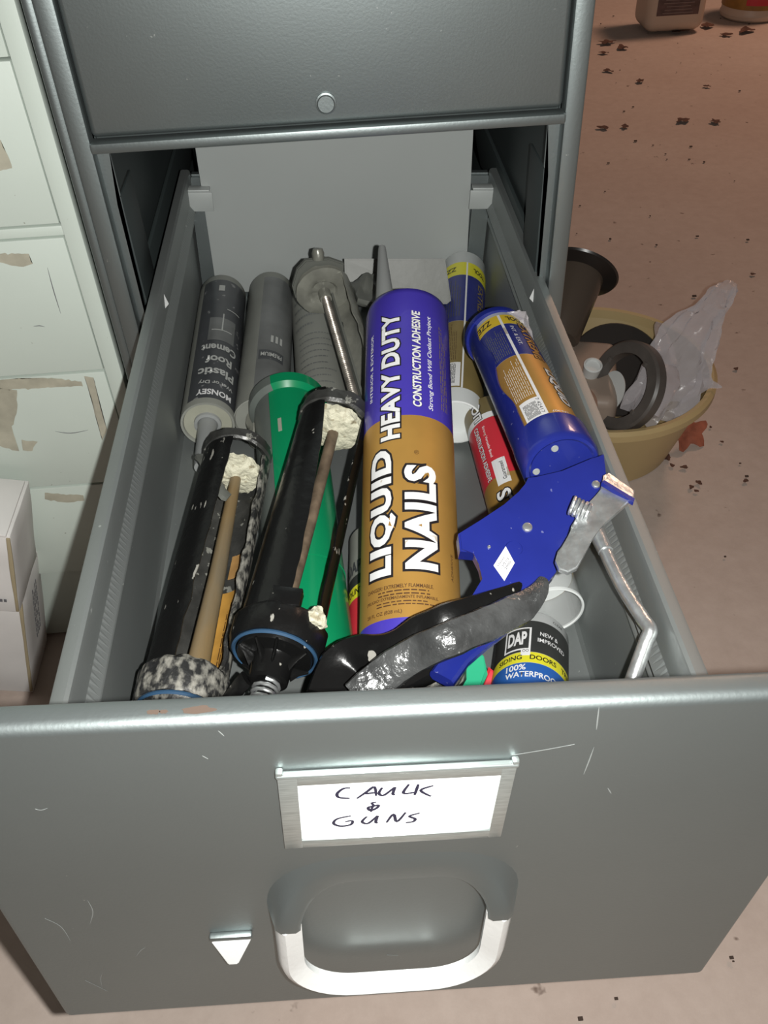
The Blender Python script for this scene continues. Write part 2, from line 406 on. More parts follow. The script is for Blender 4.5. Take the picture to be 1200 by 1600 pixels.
# ================================================================== GREY FILING CABINET (frame G: opening top at z=0, face at y=0)
cab = thing('filing_cabinet', 'grey painted metal filing cabinet with its lower drawer pulled open', 'filing cabinet', GM @ M.Translation((0, 0.35, FL)))
G = GM
HW = 0.1905
def cp(name, bm, m=PAINT, **k): return obj(name, bm, m, cab, G, **k)
OPB = -0.285
for s in (-1, 1):
    cp('side_panel', B((s*(HW-0.0006), 0.36, 0.02), (0.0012, 0.70, 1.20)))
    b = bmesh.new()   # front stile with rounded outer edge and a fine seam
    box(b, (s*(HW-0.0072), 0.006, 0.02), (0.0144, 0.014, 1.20), None, 0.0022)
    if s < 0: box(b, (s*(HW+0.0046), 0.010, 0.02), (0.0085, 0.012, 1.20), None, 0.003)
    cp('stile', b)
    # inner return flange, notched below
    cp('inner_flange', plate([V((s*x, 0.0105, z)) for x, z in ((0.1665, -0.008), (0.1665, -0.046), (0.1705, -0.053), (0.1710, -0.29), (0.1772, -0.29), (0.1772, -0.008))], (0, -1, 0), 0.002), smooth=False)
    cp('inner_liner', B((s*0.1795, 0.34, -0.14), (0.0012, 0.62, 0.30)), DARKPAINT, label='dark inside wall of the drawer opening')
    b = bmesh.new()   # slide channel with its rounded front plate
    box(b, (s*0.174, 0.30, -0.155), (0.004, 0.54, 0.05), None, 0.001)
    box(b, (s*0.169, 0.045, -0.115), (0.002, 0.055, 0.13), None, 0.0008)
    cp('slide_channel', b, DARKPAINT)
    cp('rear_upright', B((s*0.161, 0.42, -0.13), (0.013, 0.012, 0.32), 0.001))
cp('top_panel', B((0, 0.36, 0.62), (0.381, 0.70, 0.0015)))
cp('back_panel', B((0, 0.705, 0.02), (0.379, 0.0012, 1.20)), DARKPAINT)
cp('plinth', B((0, 0.35, FL+0.012), (0.378, 0.66, 0.024), 0.002))
cp('cross_rail', B((0, 0.002, -0.0045), (0.353, 0.014, 0.0078), 0.0018))
cp('cross_rail', B((0, 0.004, OPB-0.004), (0.353, 0.014, 0.008), 0.0015))
def closed_front(z0, z1):
    f = cp('drawer_front', B((0, 0.011, (z0+z1)/2), (0.350, 0.018, z1-z0), 0.0045, seg=3))
    return f
up = closed_front(0.0008, 0.285)
obj('lock_button', lathe([(0, -0.0026), (0.0058, -0.0026), (0.0063, -0.002), (0.0063, 0.002)], 32), PAINT, up, G @ M.Translation((-0.001, 0.0015, 0.0155)) @ M.Rotation(-PI/2, 4, 'X'))
obj('lock_ring', lathe([(0.0064, 0.001), (0.0064, -0.0012), (0.0076, -0.0008), (0.0078, 0.001)], 32), PAINT, up, G @ M.Translation((-0.001, 0.0015, 0.0155)) @ M.Rotation(-PI/2, 4, 'X'))
closed_front(0.293, 0.60)
closed_front(OPB-0.29, OPB-0.010)
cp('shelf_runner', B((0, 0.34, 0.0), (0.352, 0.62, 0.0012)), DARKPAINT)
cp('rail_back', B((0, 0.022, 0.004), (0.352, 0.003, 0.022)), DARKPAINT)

# ---- the open drawer (world frame: front face at y=0, x across)
ZT, ZB, ZR, RW = 0.573, 0.3046, 0.4635, 0.1667
I4 = M.Identity(4)
FLZ = 0.317
YF, YR = 0.012, 0.748
b = bmesh.new()
prof = [(RW, 0.4495), (RW, ZR-0.0022), (RW-0.0008, ZR-0.0006), (RW-0.0026, ZR), (RW-0.0074, ZR), (RW-0.0095, ZR-0.0010), (RW-0.0104, ZR-0.0035),
        (RW-0.0104, 0.4400), (RW-0.0060, 0.4330), (RW-0.0060, 0.4220), (RW-0.0102, 0.4180), (RW-0.0112, 0.4160), (RW-0.0102, 0.4125), (RW-0.0080, 0.4100), (RW-0.0080, FLZ+0.004), (RW-0.0100, FLZ)]
out = [(RW-0.0068, FLZ-0.002), (RW-0.0068, 0.4090), (RW-0.0090, 0.4120), (RW-0.0100, 0.4160), (RW-0.0090, 0.4190), (RW-0.0048, 0.4230), (RW-0.0048, 0.4320), (RW-0.0092, 0.4400), (RW-0.0092, ZR-0.0040), (RW-0.0080, ZR-0.0016), (RW-0.0030, ZR-0.0014), (RW-0.0012, ZR-0.0026)]
for s in (-1, 1):
    loop = prof+out
    A = [b.verts.new((s*x, YF, z)) for x, z in loop]; Bv = [b.verts.new((s*x, YR, z)) for x, z in loop]
    for i in range(len(loop)): j = (i+1) % len(loop); b.faces.new((A[i], A[j], Bv[j], Bv[i]))
box(b, (0, (YF+YR)/2, FLZ-0.0007), (2*(RW-0.0085), YR-YF, 0.0014))
tray = obj('open_drawer', b, PAINT_IN, cab, I4, label='grey metal drawer tray pulled out of the cabinet', auto=25)
def dp(name, bm, m=PAINT, **k): return obj(name, bm, m, tray, I4, **k)
dp('back_wall', B((0, YR-0.001, 0.385), (2*(RW-0.009), 0.0015, 0.140), 0.0005))
b = bmesh.new(); box(b, (0, YR+0.002, 0.4575), (2*(RW-0.011), 0.008, 0.004), None, 0.001); box(b, (0, YR-0.003, 0.446), (2*(RW-0.011), 0.0015, 0.022)); dp('back_rim', b)
for s in (-1, 1):     # toothed rack strip along each side wall
    b = bmesh.new(); n = 150; y0, y1 = 0.03, 0.735
    for i in range(n):
        ya = y0+(y1-y0)*i/n; yb = y0+(y1-y0)*(i+1)/n; xm = lambda k: s*(RW-0.0092-0.0062*k)
        zt, zl, zb_ = 0.4425, 0.4408, 0.4325
        v = [b.verts.new(p) for p in ((xm(0), ya, zl), (xm(-.12), ya+(yb-ya)*.55, zt), (xm(0), yb, zl), (xm(1), yb, zb_), (xm(1), ya, zb_))]
        b.faces.new(v)
    for v in list(b.verts): pass
    r = bmesh.ops.extrude_face_region(b, geom=b.faces[:]); 
    for v in [g for g in r['geom'] if isinstance(g, bmesh.types.BMVert)]: v.co += V((s*0.0003, 0, -0.0010))
    dp('tooth_rack', b, PAINT_IN, smooth=False, label='serrated rack strip along the drawer side')
# drawer front pan
def rrect(x0, x1, z0, z1, r, n=6):
    out = []
    for cx, cz, a0 in ((x1-r, z1-r, 0), (x0+r, z1-r, 90), (x0+r, z0+r, 180), (x1-r, z0+r, 270)):
        for i in range(n+1): a = math.radians(a0+90*i/n); out.append((cx+r*math.cos(a), cz+r*math.sin(a)))
    return out
b = bmesh.new(); box(b, (0, 0.0062, (ZT+ZB)/2), (0.352, 0.0124, ZT-ZB), None, 0.0042, 5)
bmesh.ops.rotate(b, verts=b.verts, cent=(0, 0, ZB), matrix=M.Rotation(0, 3, 'Y'))
front = dp('drawer_front', b, PAINT, label='dark grey painted drawer front with rounded top edge', auto=60)
# chips of missing paint on the top lip
def blob(cx, cy, z, rx, ry, seed, n=22, th=0.0002, nrm=(0, 0, 1)):
    pts = []
    for i in range(n):
        a = 2*PI*i/n; k = 1+0.55*NZ.noise(V((math.cos(a)*1.7, math.sin(a)*1.7, seed)))
        pts.append(V((cx+rx*k*math.cos(a), cy+ry*k*math.sin(a), z)))
    return plate(pts, nrm, th)
for cx, rx, ry in ((-0.0733, 0.0052, 0.0016), (-0.089, 0.0022, 0.0010), (-0.0855, 0.0014, 0.0008)):
    dp('paint_chip', blob(cx, 0.0052, ZT+0.00015, rx, ry, cx*50), CHIP, label='tan patch where the paint has chipped off')
# fine scratches on the front face
def scratch(pts, wdt=0.00028):
    p3 = [aty(x, y, -0.00005) for x, y in pts]; p3 = smoothpath(p3, 4); n = len(p3)
    return sweep(p3, [(wdt*math.sin(PI*(i+0.6)/(n+0.2)), 0.00008) for i in range(n)], 6, up=(0, -1, 0))
sl = [[(70, 1435), (95, 1448), (110, 1470)], [(137, 1407), (145, 1425), (140, 1445)], [(133, 1532), (150, 1540), (168, 1549)], [(212, 1495), (220, 1485), (226, 1481)], [(800, 1180), (850, 1172), (898, 1163)], [(936, 1105), (932, 1140)], [(928, 1168), (920, 1190), (912, 1210)],
      [(55, 1264), (64, 1266), (74, 1263)], [(341, 1142), (350, 1150)], [(316, 1181), (325, 1186)], [(605, 1492), (622, 1493)], [(950, 1232), (955, 1240)], [(160, 1520), (157, 1530), (160, 1545)], [(640, 1210), (648, 1204)]]
dp('scratch', join([scratch(s) for s in sl]), SCR, kind='stuff')

# ---- name card holder
YC = -0.0022
def fp(px, py, y): p = aty(px, py, y); return (p.x, p.z)
cx0, cx1, cz0, cz1 = -0.0488, 0.0400, 0.4845, 0.5395
ix0, ix1, iz0, iz1 = -0.0415, 0.0345, 0.4905, 0.5325
b = bmesh.new()
for c, d in ((((cx0+ix0)/2, YC/2, (cz0+cz1)/2), (ix0-cx0, 0.0022, cz1-cz0)), (((cx1+ix1)/2, YC/2, (cz0+cz1)/2), (cx1-ix1, 0.0022, cz1-cz0)),
             (((ix0+ix1)/2, YC/2, (cz0+iz0)/2), (ix1-ix0+0.0006, 0.0021, iz0-cz0)), (((ix0+ix1)/2, YC/2, (cz1+iz1)/2), (ix1-ix0+0.0006, 0.0021, cz1-iz1))):
    box(b, c, d, None, 0.0004)
box(b, ((cx0+cx1)/2, -0.0018, cz1+0.0006), (cx1-cx0+0.001, 0.0030, 0.0022), None, 0.0009, 3)
for x in (cx0+0.001, cx1-0.001): box(b, (x, -0.0015, cz1+0.0022), (0.0030, 0.0030, 0.0025), None, 0.0009)
dp('card_holder', b, STEEL, label='brushed steel card frame')
dp('name_card', B(((ix0+ix1)/2, -0.0008, (iz0+iz1)/2), (ix1-ix0+0.002, 0.0005, iz1-iz0+0.002)), CARD, label='white card reading CAULK & GUNS by hand')
HAND = [[(402, 190), (372, 193), (346, 214), (354, 231), (400, 234)], [(430, 235), (470, 208), (504, 186), (512, 224)], [(458, 216), (508, 210)],
        [(538, 188), (524, 213), (545, 221), (592, 186)], [(594, 186), (583, 214), (592, 219)], [(652, 174), (628, 212), (676, 209)], [(692, 174), (676, 220)], [(756, 180), (702, 200), (745, 226)],
        [(512, 250), (494, 254), (500, 266), (478, 274), (488, 286), (514, 276), (522, 264), (498, 270), (490, 292)],
        [(404, 309), (346, 322), (331, 342), (362, 353), (404, 346), (410, 330), (380, 334)], [(472, 312), (452, 334), (478, 341), (518, 308)], [(520, 308), (510, 334), (518, 340)],
        [(556, 338), (586, 302), (600, 334), (638, 294)], [(698, 297), (654, 310), (678, 322), (668, 334), (638, 338)], [(975, 335), (992, 333)]]
bs = []
for st in HAND:
    p3 = smoothpath([aty(400+x/2.7273, 1161.5+y/2.7273, -0.00108) for x, y in st], 5); n = len(p3)
    wv = 0.00062 if len(st) > 2 or st[0][0] < 900 else 0.0002
    bs.append(sweep(p3, [(wv*(0.75+0.35*math.sin(PI*i/(n-1))), 0.00006) for i in range(n)], 6, up=(0, -1, 0)))
dp('handwriting', join(bs), INK, kind='stuff')

# ---- pull handle: painted hood above, bright aluminium grip below
def ringpt(px, py, y): p = aty(px, py, y); return V((p.x, y, p.z))
PR = 0.0125
hx0, hx1, hz0, hz1 = -0.0505, 0.0450, 0.3610, 0.4570   # centre line of the ring
def ring_path():
    pts = rrect(hx0, hx1, hz0, hz1, 0.030, 10); return pts
path = ring_path()
ZS = 0.4265            # where paint gives way to aluminium
def prot(z): 
    k = max(0.0, min(1.0, (hz1+0.004-z)/(hz1-ZS+0.004))); k = k*k*(3-2*k); return 0.0018+(PR-0.0018)*k + 0.004*max(0.0, min(1.0, (ZS-z)/(ZS-hz0)))
def ringsec(pts, fill):
    b = bmesh.new(); n = len(pts); rings = []
    for i, (x, z) in enumerate(pts):
        xa, za = pts[max(i-1, 0)]; xb, zb_ = pts[min(i+1, n-1)]
        t = V((xb-xa, 0, zb_-za)).normalized(); o = V((t.z, 0, -t.x))      # outwards
        c = V((x, 0, z)); P = prot(z)
        if fill:
            wdt = 0.0060; sl = 0.0035+0.007*(1-min(1, P/PR))
            sec = [c+o*(wdt+sl)+V((0, 0.0008, 0)), c+o*(wdt+sl*0.5)+V((0, -P*0.35, 0)), c+o*(wdt*0.9)+V((0, -P*0.86, 0)), c+o*wdt*0.5+V((0, -P, 0)), c-o*wdt*0.6+V((0, -P, 0)), c-o*wdt*0.95+V((0, -P*0.9, 0)), c-o*wdt+V((0, 0.0008, 0))]
        else:
            wdt = 0.0060; th = 0.0065
            sec = [c+o*wdt+V((0, -P+th, 0)), c+o*(wdt+0.0002)+V((0, -P+0.0046, 0)), c+o*wdt*0.62+V((0, -P+0.0008, 0)), c+o*wdt*0.20+V((0, -P-0.0004, 0)), c-o*wdt+V((0, -P+0.0042, 0)), c-o*(wdt-0.0005)+V((0, -P+th+0.001, 0))]
        rings.append([b.verts.new(p) for p in sec])
    m_ = len(rings[0])
    for i in range(n-1):
        for k in range(m_-1 if fill else m_):
            b.faces.new((rings[i][k], rings[i][(k+1) % m_], rings[i+1][(k+1) % m_], rings[i+1][k]))
    for rr in (rings[0], rings[-1][::-1]): b.faces.new(rr)
    return b
def dense(pts, step=0.003):
    out = []
    for i in range(len(pts)-1):
        a, c = V((*pts[i], 0)), V((*pts[i+1], 0)); k = max(1, int((c-a).length/step))
        for j in range(k): q = a+(c-a)*j/k; out.append((q.x, q.y))
    out.append(pts[-1]); return out
# path order: right top corner -> left top -> left bottom -> right bottom
topp = [(hx1, ZS)] + [p for p in path if p[1] > ZS] + [(hx0, ZS)]
botp = [(hx0, ZS-0.0006)] + [p for p in path if p[1] < ZS-0.001] + [(hx1, ZS-0.0006)]
dp('handle_hood', ringsec(dense(topp), True), PAINT, auto=70, label='raised grey painted hood above the pull')
dp('pull_handle', ringsec(dense(botp), False), ALU, auto=50, label='bright aluminium drawer pull')
# ---- thumb latch
b = bmesh.new(); lx = -0.0785
box(b, (lx, -0.0015, 0.4010), (0.0200, 0.0034, 0.0042), None, 0.0012)
dp('latch_slot', b, PAINT)
b = bmesh.new()
v = [b.verts.new(p) for p in ((lx-0.0092, -0.0032, 0.3990), (lx+0.0092, -0.0032, 0.3990), (lx+0.0022, -0.0085, 0.3850), (lx-0.0022, -0.0085, 0.3850), (lx-0.0092, -0.0004, 0.3975), (lx+0.0092, -0.0004, 0.3975), (lx+0.0030, -0.0002, 0.3800), (lx-0.0030, -0.0002, 0.3800))]
for f in ((0, 1, 5, 4), (0, 3, 2, 1), (1, 2, 6, 5), (2, 3, 7, 6), (3, 0, 4, 7)): b.faces.new([v[i] for i in f])
bmesh.ops.bevel(b, geom=b.edges[:], offset=0.0005, segments=2, affect='EDGES')
dp('thumb_latch', b, ALU, label='bright triangular thumb latch')

# ---- follower plate standing at the back of the drawer
YP = 0.725
b = bmesh.new()
pl = [(-0.1405, 0.335), (0.139, 0.335), (0.1300, 0.557), (-0.1470, 0.557)]
vv = [V((x, YP, z)) for x, z in pl]
fol = dp('follower_plate', plate(vv, (0, -1, 0), 0.004, 0.001), PANEL, smooth=False, label='tall light grey follower plate at the rear')
for s in (-1, 1):
    b = bmesh.new(); x = s*0.150
    box(b, (x, YP-0.004, 0.4545), (0.030, 0.012, 0.0025), None, 0.0006)
    box(b, (x-s*0.001, YP-0.010, 0.4435), (0.033, 0.0015, 0.020), None, 0.0005)
    dp('follower_bracket', b, PANEL, label='pale bracket hooked over the drawer rim')
    dp('rear_guide', B((s*0.147, YP+0.004, 0.385), (0.018, 0.002, 0.12)), PAINT)
for s in (-1, 1):     # small punched tabs in the side walls
    p = atz(198+2, 252/3+360, 0) if False else None
    b = bmesh.new(); y = 0.50; xx = s*(RW-0.0102)
    v = [b.verts.new(q) for q in ((xx, y-0.004, 0.447), (xx, y+0.004, 0.447), (xx, y, 0.459), (xx-s*0.003, y, 0.449))]
    for f in ((0, 1, 3), (1, 2, 3), (2, 0, 3), (0, 2, 1)): b.faces.new([v[i] for i in f])
    dp('punched_tab', b, ALU, smooth=False)

# ================================================================== PALE CABINET BESIDE IT
BY = 0.028
bc = thing('drawer_cabinet', 'mint-white metal cabinet of shallow drawers with peeled tape marks, left of grey cabinet', 'drawer cabinet', GM @ M.Translation((-0.40, 0.30, FL)))
def bp_(name, bm, m=BEIGE, parent=None, **k): return obj(name, bm, m, parent or bc, G, **k)
BR, BL = -0.2090, -0.62
b = bmesh.new(); box(b, ((BR+BL)/2, BY+0.31, 0.03), (BR-BL, 0.60, 1.24), None, 0.002)
bp_('carcass', b)
bp_('stile', B((BR-0.0073, BY+0.004, 0.03), (0.0146, 0.012, 1.24), 0.0012))
bp_('stile', B((BL+0.0073, BY+0.004, 0.03), (0.0146, 0.012, 1.24), 0.0012))
rows = [0.564, 0.436, 0.308, 0.180, 0.0515, -0.0735, -0.2145, -0.3490, -0.4750]
fronts = []
for i in range(len(rows)-1):
    z1, z0 = rows[i], rows[i+1]; gap = 0.0012
    if i in (3, 4): z1 -= 0.0
    top = z1-(0.0110 if i == 5 else gap)
    f = bp_('drawer_front', B(((BR+BL)/2, BY+0.005, (z0+gap+top)/2), (BR-BL-0.031, 0.013, top-z0-gap), 0.0010))
    fronts.append(f)
bp_('divider_rail', B(((BR+BL)/2, BY+0.006, rows[5]-0.0055), (BR-BL-0.029, 0.012, 0.0085), 0.001))
def gface(px, py, y=BY-0.0021):
    o = GI @ CP; v = GI.to_3x3() @ ray(px, py); return o + v*((y-o.y)/v.y)
def residue(poly, parent, seed=0, amp=2.6):
    pts = []
    for i in range(len(poly)):
        a, c = poly[i], poly[(i+1) % len(poly)]; k = max(1, int(math.hypot(c[0]-a[0], c[1]-a[1])/5))
        for j in range(k):
            x = a[0]+(c[0]-a[0])*j/k; y = a[1]+(c[1]-a[1])*j/k
            pts.append(gface(x+amp*NZ.noise(V((x*.2, y*.2, seed))), y+amp*NZ.noise(V((x*.2, y*.2, seed+7)))))
    bp_('tape_residue', plate(pts, (0, -1, 0), 0.0002), TAPE, parent, smooth=False, label='tan patch of old tape residue')
residue([(-30, 215), (1, 219), (20, 262), (0, 268), (-30, 272)], fronts[4], 1)
residue([(-40, 395), (44, 397), (52, 413), (30, 418), (0, 410), (-40, 408)], fronts[5], 2)
residue([(-30, 594), (85, 591), (128, 597), (130, 603), (30, 608), (-30, 609)], fronts[6], 3)
residue([(-30, 606), (26, 609), (28, 640), (18, 668), (30, 706), (-5, 696), (-30, 640)], fronts[6], 6)
residue([(34, 688), (58, 690), (50, 704), (36, 703)], fronts[6], 8)
residue([(131, 588), (146, 590), (158, 640), (167, 672), (160, 688), (148, 645), (138, 605)], fronts[6], 4, 1.0)
residue([(70, 770), (130, 774), (132, 782), (105, 786), (70, 780)], fronts[7], 5)
def gscratch(pts, parent, wd=0.0003):
    p3 = smoothpath([gface(x, y, BY-0.0019) for x, y in pts], 4); n = len(p3)
    bp_('scratch', sweep(p3, [(wd*(0.3+math.sin(PI*i/(n-1))), 0.0001) for i in range(n)], 6, up=(0, -1, 0)), PRINT, parent)
gscratch([(74, 418), (84, 455), (95, 490)], fronts[5]); gscratch([(52, 510), (62, 509), (70, 511)], fronts[5]); gscratch([(86, 674), (110, 677), (138, 672)], fronts[6])

# ---- two white cartons in front of it
def carton(name, label, corner, tilt, dx, dy, dz, seed):
    mt = GM @ M.Translation(corner) @ M.Rotation(tilt, 4, 'Y')
    t = thing(name, label, 'box', mt, None)
    b = bmesh.new(); box(b, (-dx/2, dy/2, dz/2), (dx, dy, dz), None, 0.0012)
    lump(b, 0.0008, 30, seed, sub=3)
    obj('carton_body', b, BOXW, t)
    obj('lid_flap', B((-dx/2-0.001, dy/2-0.003, dz+0.0015), (dx-0.004, dy-0.002, 0.003), 0.0008), BOXW, t)
    obj('torn_edge', lump(B((-0.0018, -0.0006, dz*0.5), (0.0036, 0.0022, dz*0.96), 0.0007), 0.0010, 60, seed, sub=4), TAN, t, label='brown edge where the white paper is torn')
    return t
c1 = carton('cardboard_box', 'lower white cardboard box standing on the floor, lines of print on its side', gat(52, 1082, FL+0.001), math.radians(13), 0.30, 0.078, 0.158, 1.0)
c2 = carton('cardboard_box', 'upper white cardboard box with crushed corner, stacked on the other', gat(31, 957, FL+0.160), math.radians(13), 0.30, 0.080, 0.108, 4.0)
for (yy, zz, wd, txt, o_) in ((0.050, 0.085, 0.085, 'PACKING MATERIAL 12 OZ', c1),):
    pass
def sidetext(t, s, yc, zc, wd, ht, rot):
    ca, sa = math.cos(rot), math.sin(rot)
    f = lambda x, y: V((0.0012, yc+x*ca-y*sa, zc+x*sa+y*ca))
    return text_on(f, s, wd, ht, 0.01)
bs = []
for i in range(4):
    for k in range(9):
        if random.random() < 0.85:
            q = B((0.0011, 0.036+i*0.0052, 0.060+k*0.009), (0.0004, 0.0016, 0.0068)); bs.append(q)
obj('side_print', join(bs), PRINT, c1, smooth=False)
bs = [B((-0.012-0.004*i, -0.0012, 0.018), (0.0026, 0.0004, 0.004)) for i in range(5)]
obj('front_print', join(bs), PRINT, c2, smooth=False)

# ================================================================== CARTRIDGES
def cartridge(label, N, F, r, cat='caulk cartridge', name='caulk_cartridge', group=None):
    mt, L = frame(N, F); t = thing(name, label, cat, mt, group); return t, L
# --- A: the large adhesive cartridge
A, L = cartridge('large blue and gold 28 ounce construction adhesive cartridge lying in the middle of the drawer', atz(641, 950, 0.390), atz(636, 487, 0.462), 0.033)
r = 0.0330
obj('tube_body', lathe([(0, -0.030), (r-0.002, -0.030), (r-0.002, -0.036), (r-0.0005, -0.037), (r, -0.036), (r, 0.252), (r-0.001, 0.2575), (r-0.003, 0.2595), (0.018, 0.2595), (0.0, 0.2595)], 72, mi=None), BLUE, A)
b = bmesh.new(); n = 72
r2 = r+0.0001
def gold_top(a):      # stepped edge between gold and blue
    return 0.1335 if a < -20 else (0.1345 if a > 20 else 0.134)
lathe([(r2, -0.0215), (r2, 0.1335)], 72, bm=b)
obj('gold_label', b, GOLD, A)
obj('nozzle', lathe([(0.0095, 0.2595), (0.0092, 0.262), (0.0085, 0.266), (0.0034, 0.335), (0.0030, 0.338), (0, 0.338)], 28), NOZ, A, MW[A] @ M.Translation((-0.006, 0, 0)) @ M.Rotation(math.radians(-2.5), 4, 'Y'))
T = lambda *a, **k: cyltext(A, *a, **k)
T('word_liquid', 'LIQUID', r2, 0.0575, -36.0, 0.098, 0.0205, WHITE, off=0.045, outline=0.065, space=1.06)
T('word_nails', 'NAILS', r2, 0.0515, 11.0, 0.080, 0.0225, WHITE, off=0.045, outline=0.060, space=1.06)
T('word_heavy_duty', 'HEAVY DUTY', r2, 0.1730, -25.5, 0.118, 0.0150, WHITE, off=0.040, outline=0.055, space=1.04)
T('words_construction', 'CONSTRUCTION ADHESIVE', r2, 0.1870, 8.5, 0.092, 0.0066, WHITE, off=0.030, outline=0.03, shear=0.15)
T('words_strong_bond', 'Strong Bond Will Outlast Project', r2, 0.1850, 27.0, 0.090, 0.0046, WHITE, off=0.012, shear=0.2)
T('words_interior', 'INTERIOR & EXTERIOR', r2, 0.187, -56.0, 0.065, 0.0032, WHITE, off=0.01)
T('registered_mark', '®', r2, 0.1015, 6.5, 0.0035, 0.0035, BROWNINK, off=0.0)
T('danger_line', 'DANGER! EXTREMELY FLAMMABLE.', r2, 0.0000, -16, 0.046, 0.0027, BROWNINK, mode='around', off=0.015)
T('danger_line', '¡PELIGRO! EXTREMADAMENTE INFLAMABLE.', r2, -0.0080, -14, 0.050, 0.0026, BROWNINK, mode='around', off=0.015)
T('volume_line', '28 FL OZ (828 mL)', r2, -0.0175, -34, 0.026, 0.0032, BROWNINK, mode='around', off=0.012)
T('word_adhesive', 'ADHESIVE', r2, 0.019, 52, 0.020, 0.0024, BROWNINK, off=0.005)
stripes(A, 'small_print', r2+0.0002, -0.0065, -0.0018, -40, 35, 2, BROWNINK, 0.4)
stripes(A, 'small_print', r2+0.0002, -0.0135, -0.0095, -42, 25, 2, BROWNINK, 0.4)
stripes(A, 'small_print', r2+0.0002, 0.145, 0.225, 42, 56, 4, GOLD2, 0.35, around=False)

# --- B and C share a maker's label: yellow band, navy, gold, white seam, barcode
def seam_tube(t, r, L, dark, gold, seam, ymat, endcup, seam_ang=0.0, worn=False):
    r2 = r+0.0001
    obj('tube_body', lathe([(r-0.0012, 0.012), (r-0.0012, 0.0), (r, 0.0), (r, L), (r-0.001, L+0.0025), (r-0.004, L+0.0035), (0.010, L+0.0035), (0.0, L+0.0035)], 64), WPLAST, t)
    return r2
B_, L = cartridge('navy and gold cartridge with yellow band and open white end, at the rear right', atz(712, 660, 0.347), atz(724, 425, 0.360), 0.0245)
r = 0.0245; r2 = seam_tube(B_, r, L, NAVY, GOLD2, WHITE, YELLOW, True)
obj('gold_label', band(r2, 0.020, 0.1270), GOLD2, B_); obj('navy_label', band(r2, 0.1272, 0.2130), NAVY, B_); obj('yellow_band', band(r2, 0.2132, 0.2390), YELLOW, B_)
obj('white_seam', band(r2+0.00012, 0.020, 0.239, 5, 9), WHITE, B_, smooth=False)
obj('plunger_cup', lathe([(0, 0.011), (r-0.004, 0.0105), (r-0.0022, 0.004), (r-0.0012, -0.0006), (r+0.0002, 0.0)], 48), WPLAST, B_, label='white recessed plunger in the open end')
obj('nozzle', lathe([(0.0085, L+0.003), (0.0075, L+0.010), (0.0028, L+0.052), (0, L+0.052)], 24), WPLAST, B_)
cyltext(B_, 'word_size', 'TOOL', r2, 0.2255, 42, 0.016, 0.0085, OUTL, mode='around_inv', off=0.03)
cyltext(B_, 'word_maximum', 'ZZE', r2, 0.2255, -38, 0.016, 0.0085, OUTL, mode='around_inv', off=0.02)
cyltext(B_, 'word_extreme', 'EXTREME', r2, 0.170, 48, 0.065, 0.0085, GOLD2, mode='along_back', off=0.02)
stripes(B_, 'small_print', r2+0.0002, 0.135, 0.205, -60, -4, 9, GREYLAB, 0.35, around=False)
stripes(B_, 'small_print', r2+0.0002, 0.062, 0.122, -45, -8, 9, BROWNINK, 0.25, around=False)
obj('barcode_panel', band(r2+0.0001, 0.022, 0.058, -38, 2), WHITE, B_, smooth=False)
stripes(B_, 'barcode', r2+0.0003, 0.026, 0.056, -34, -8, 14, OUTL, 0.5, around=False, ragged=0)

def gunframe(*a): pass
NC = atd(862, 697, 0.615); _f = V((0.1225, 0.500, 0.427)); FC = NC+(_f-NC).normalized()*0.170
C_, L = cartridge('navy and gold cartridge with amber band, clamped in the blue caulk gun', NC+(FC-NC).normalized()*0.003, FC, 0.0245)
r = 0.0240; r2 = seam_tube(C_, r, L, NAVY, GOLD, WHITE, YELLOW2, True)
obj('gold_label', band(r2, 0.000, 0.0900), GOLD, C_); obj('navy_label', band(r2, 0.0902, 0.1440), NAVY, C_); obj('amber_band', band(r2, 0.1442, 0.1610), YELLOW2, C_)
obj('white_seam', band(r2+0.00012, 0.002, 0.161, -14, -9), WHITE, C_, smooth=False)
obj('barcode_panel', band(r2+0.0001, -0.0, 0.026, -48, -12), WHITE, C_, smooth=False)
stripes(C_, 'barcode', r2+0.0003, 0.003, 0.021, -44, -20, 15, OUTL, 0.5, around=False, ragged=0)
cyltext(C_, 'barcode_digits', '7 42417', r2, 0.014, -16, 0.020, 0.0025, OUTL, mode='along_back', off=0.0)
stripes(C_, 'small_print', r2+0.0002, 0.030, 0.085, -52, -16, 10, WHITE, 0.22, around=False)
stripes(C_, 'small_print', r2+0.0002, 0.094, 0.140, -56, -18, 10, CLAM, 0.3, around=False)
cyltext(C_, 'word_liquid', 'LIQUID', r2, 0.044, 36, 0.052, 0.0110, WHITE, mode='along_back', off=0.03, outline=0.06)
cyltext(C_, 'word_extreme', 'EXTREME', r2, 0.116, 30, 0.062, 0.0088, GOLD, mode='along_back', off=0.02, outline=0.05)
cyltext(C_, 'words_multi', 'INT. & EXT.', r2, 0.122, 4, 0.034, 0.0030, WHITE, mode='along_back', off=0.0)
cyltext(C_, 'word_size', 'TOOL', r2, 0.1530, 20, 0.017, 0.0075, OUTL, mode='around_inv', off=0.03)
cyltext(C_, 'word_size', 'ZZE', r2, 0.1530, -46, 0.014, 0.0080, OUTL, mode='around_inv', off=0.02)
cyltext(C_, 'lot_code', 'LN-907', r2, 0.004, 12, 0.012, 0.0022, WHITE, mode='around_inv', off=0.0)

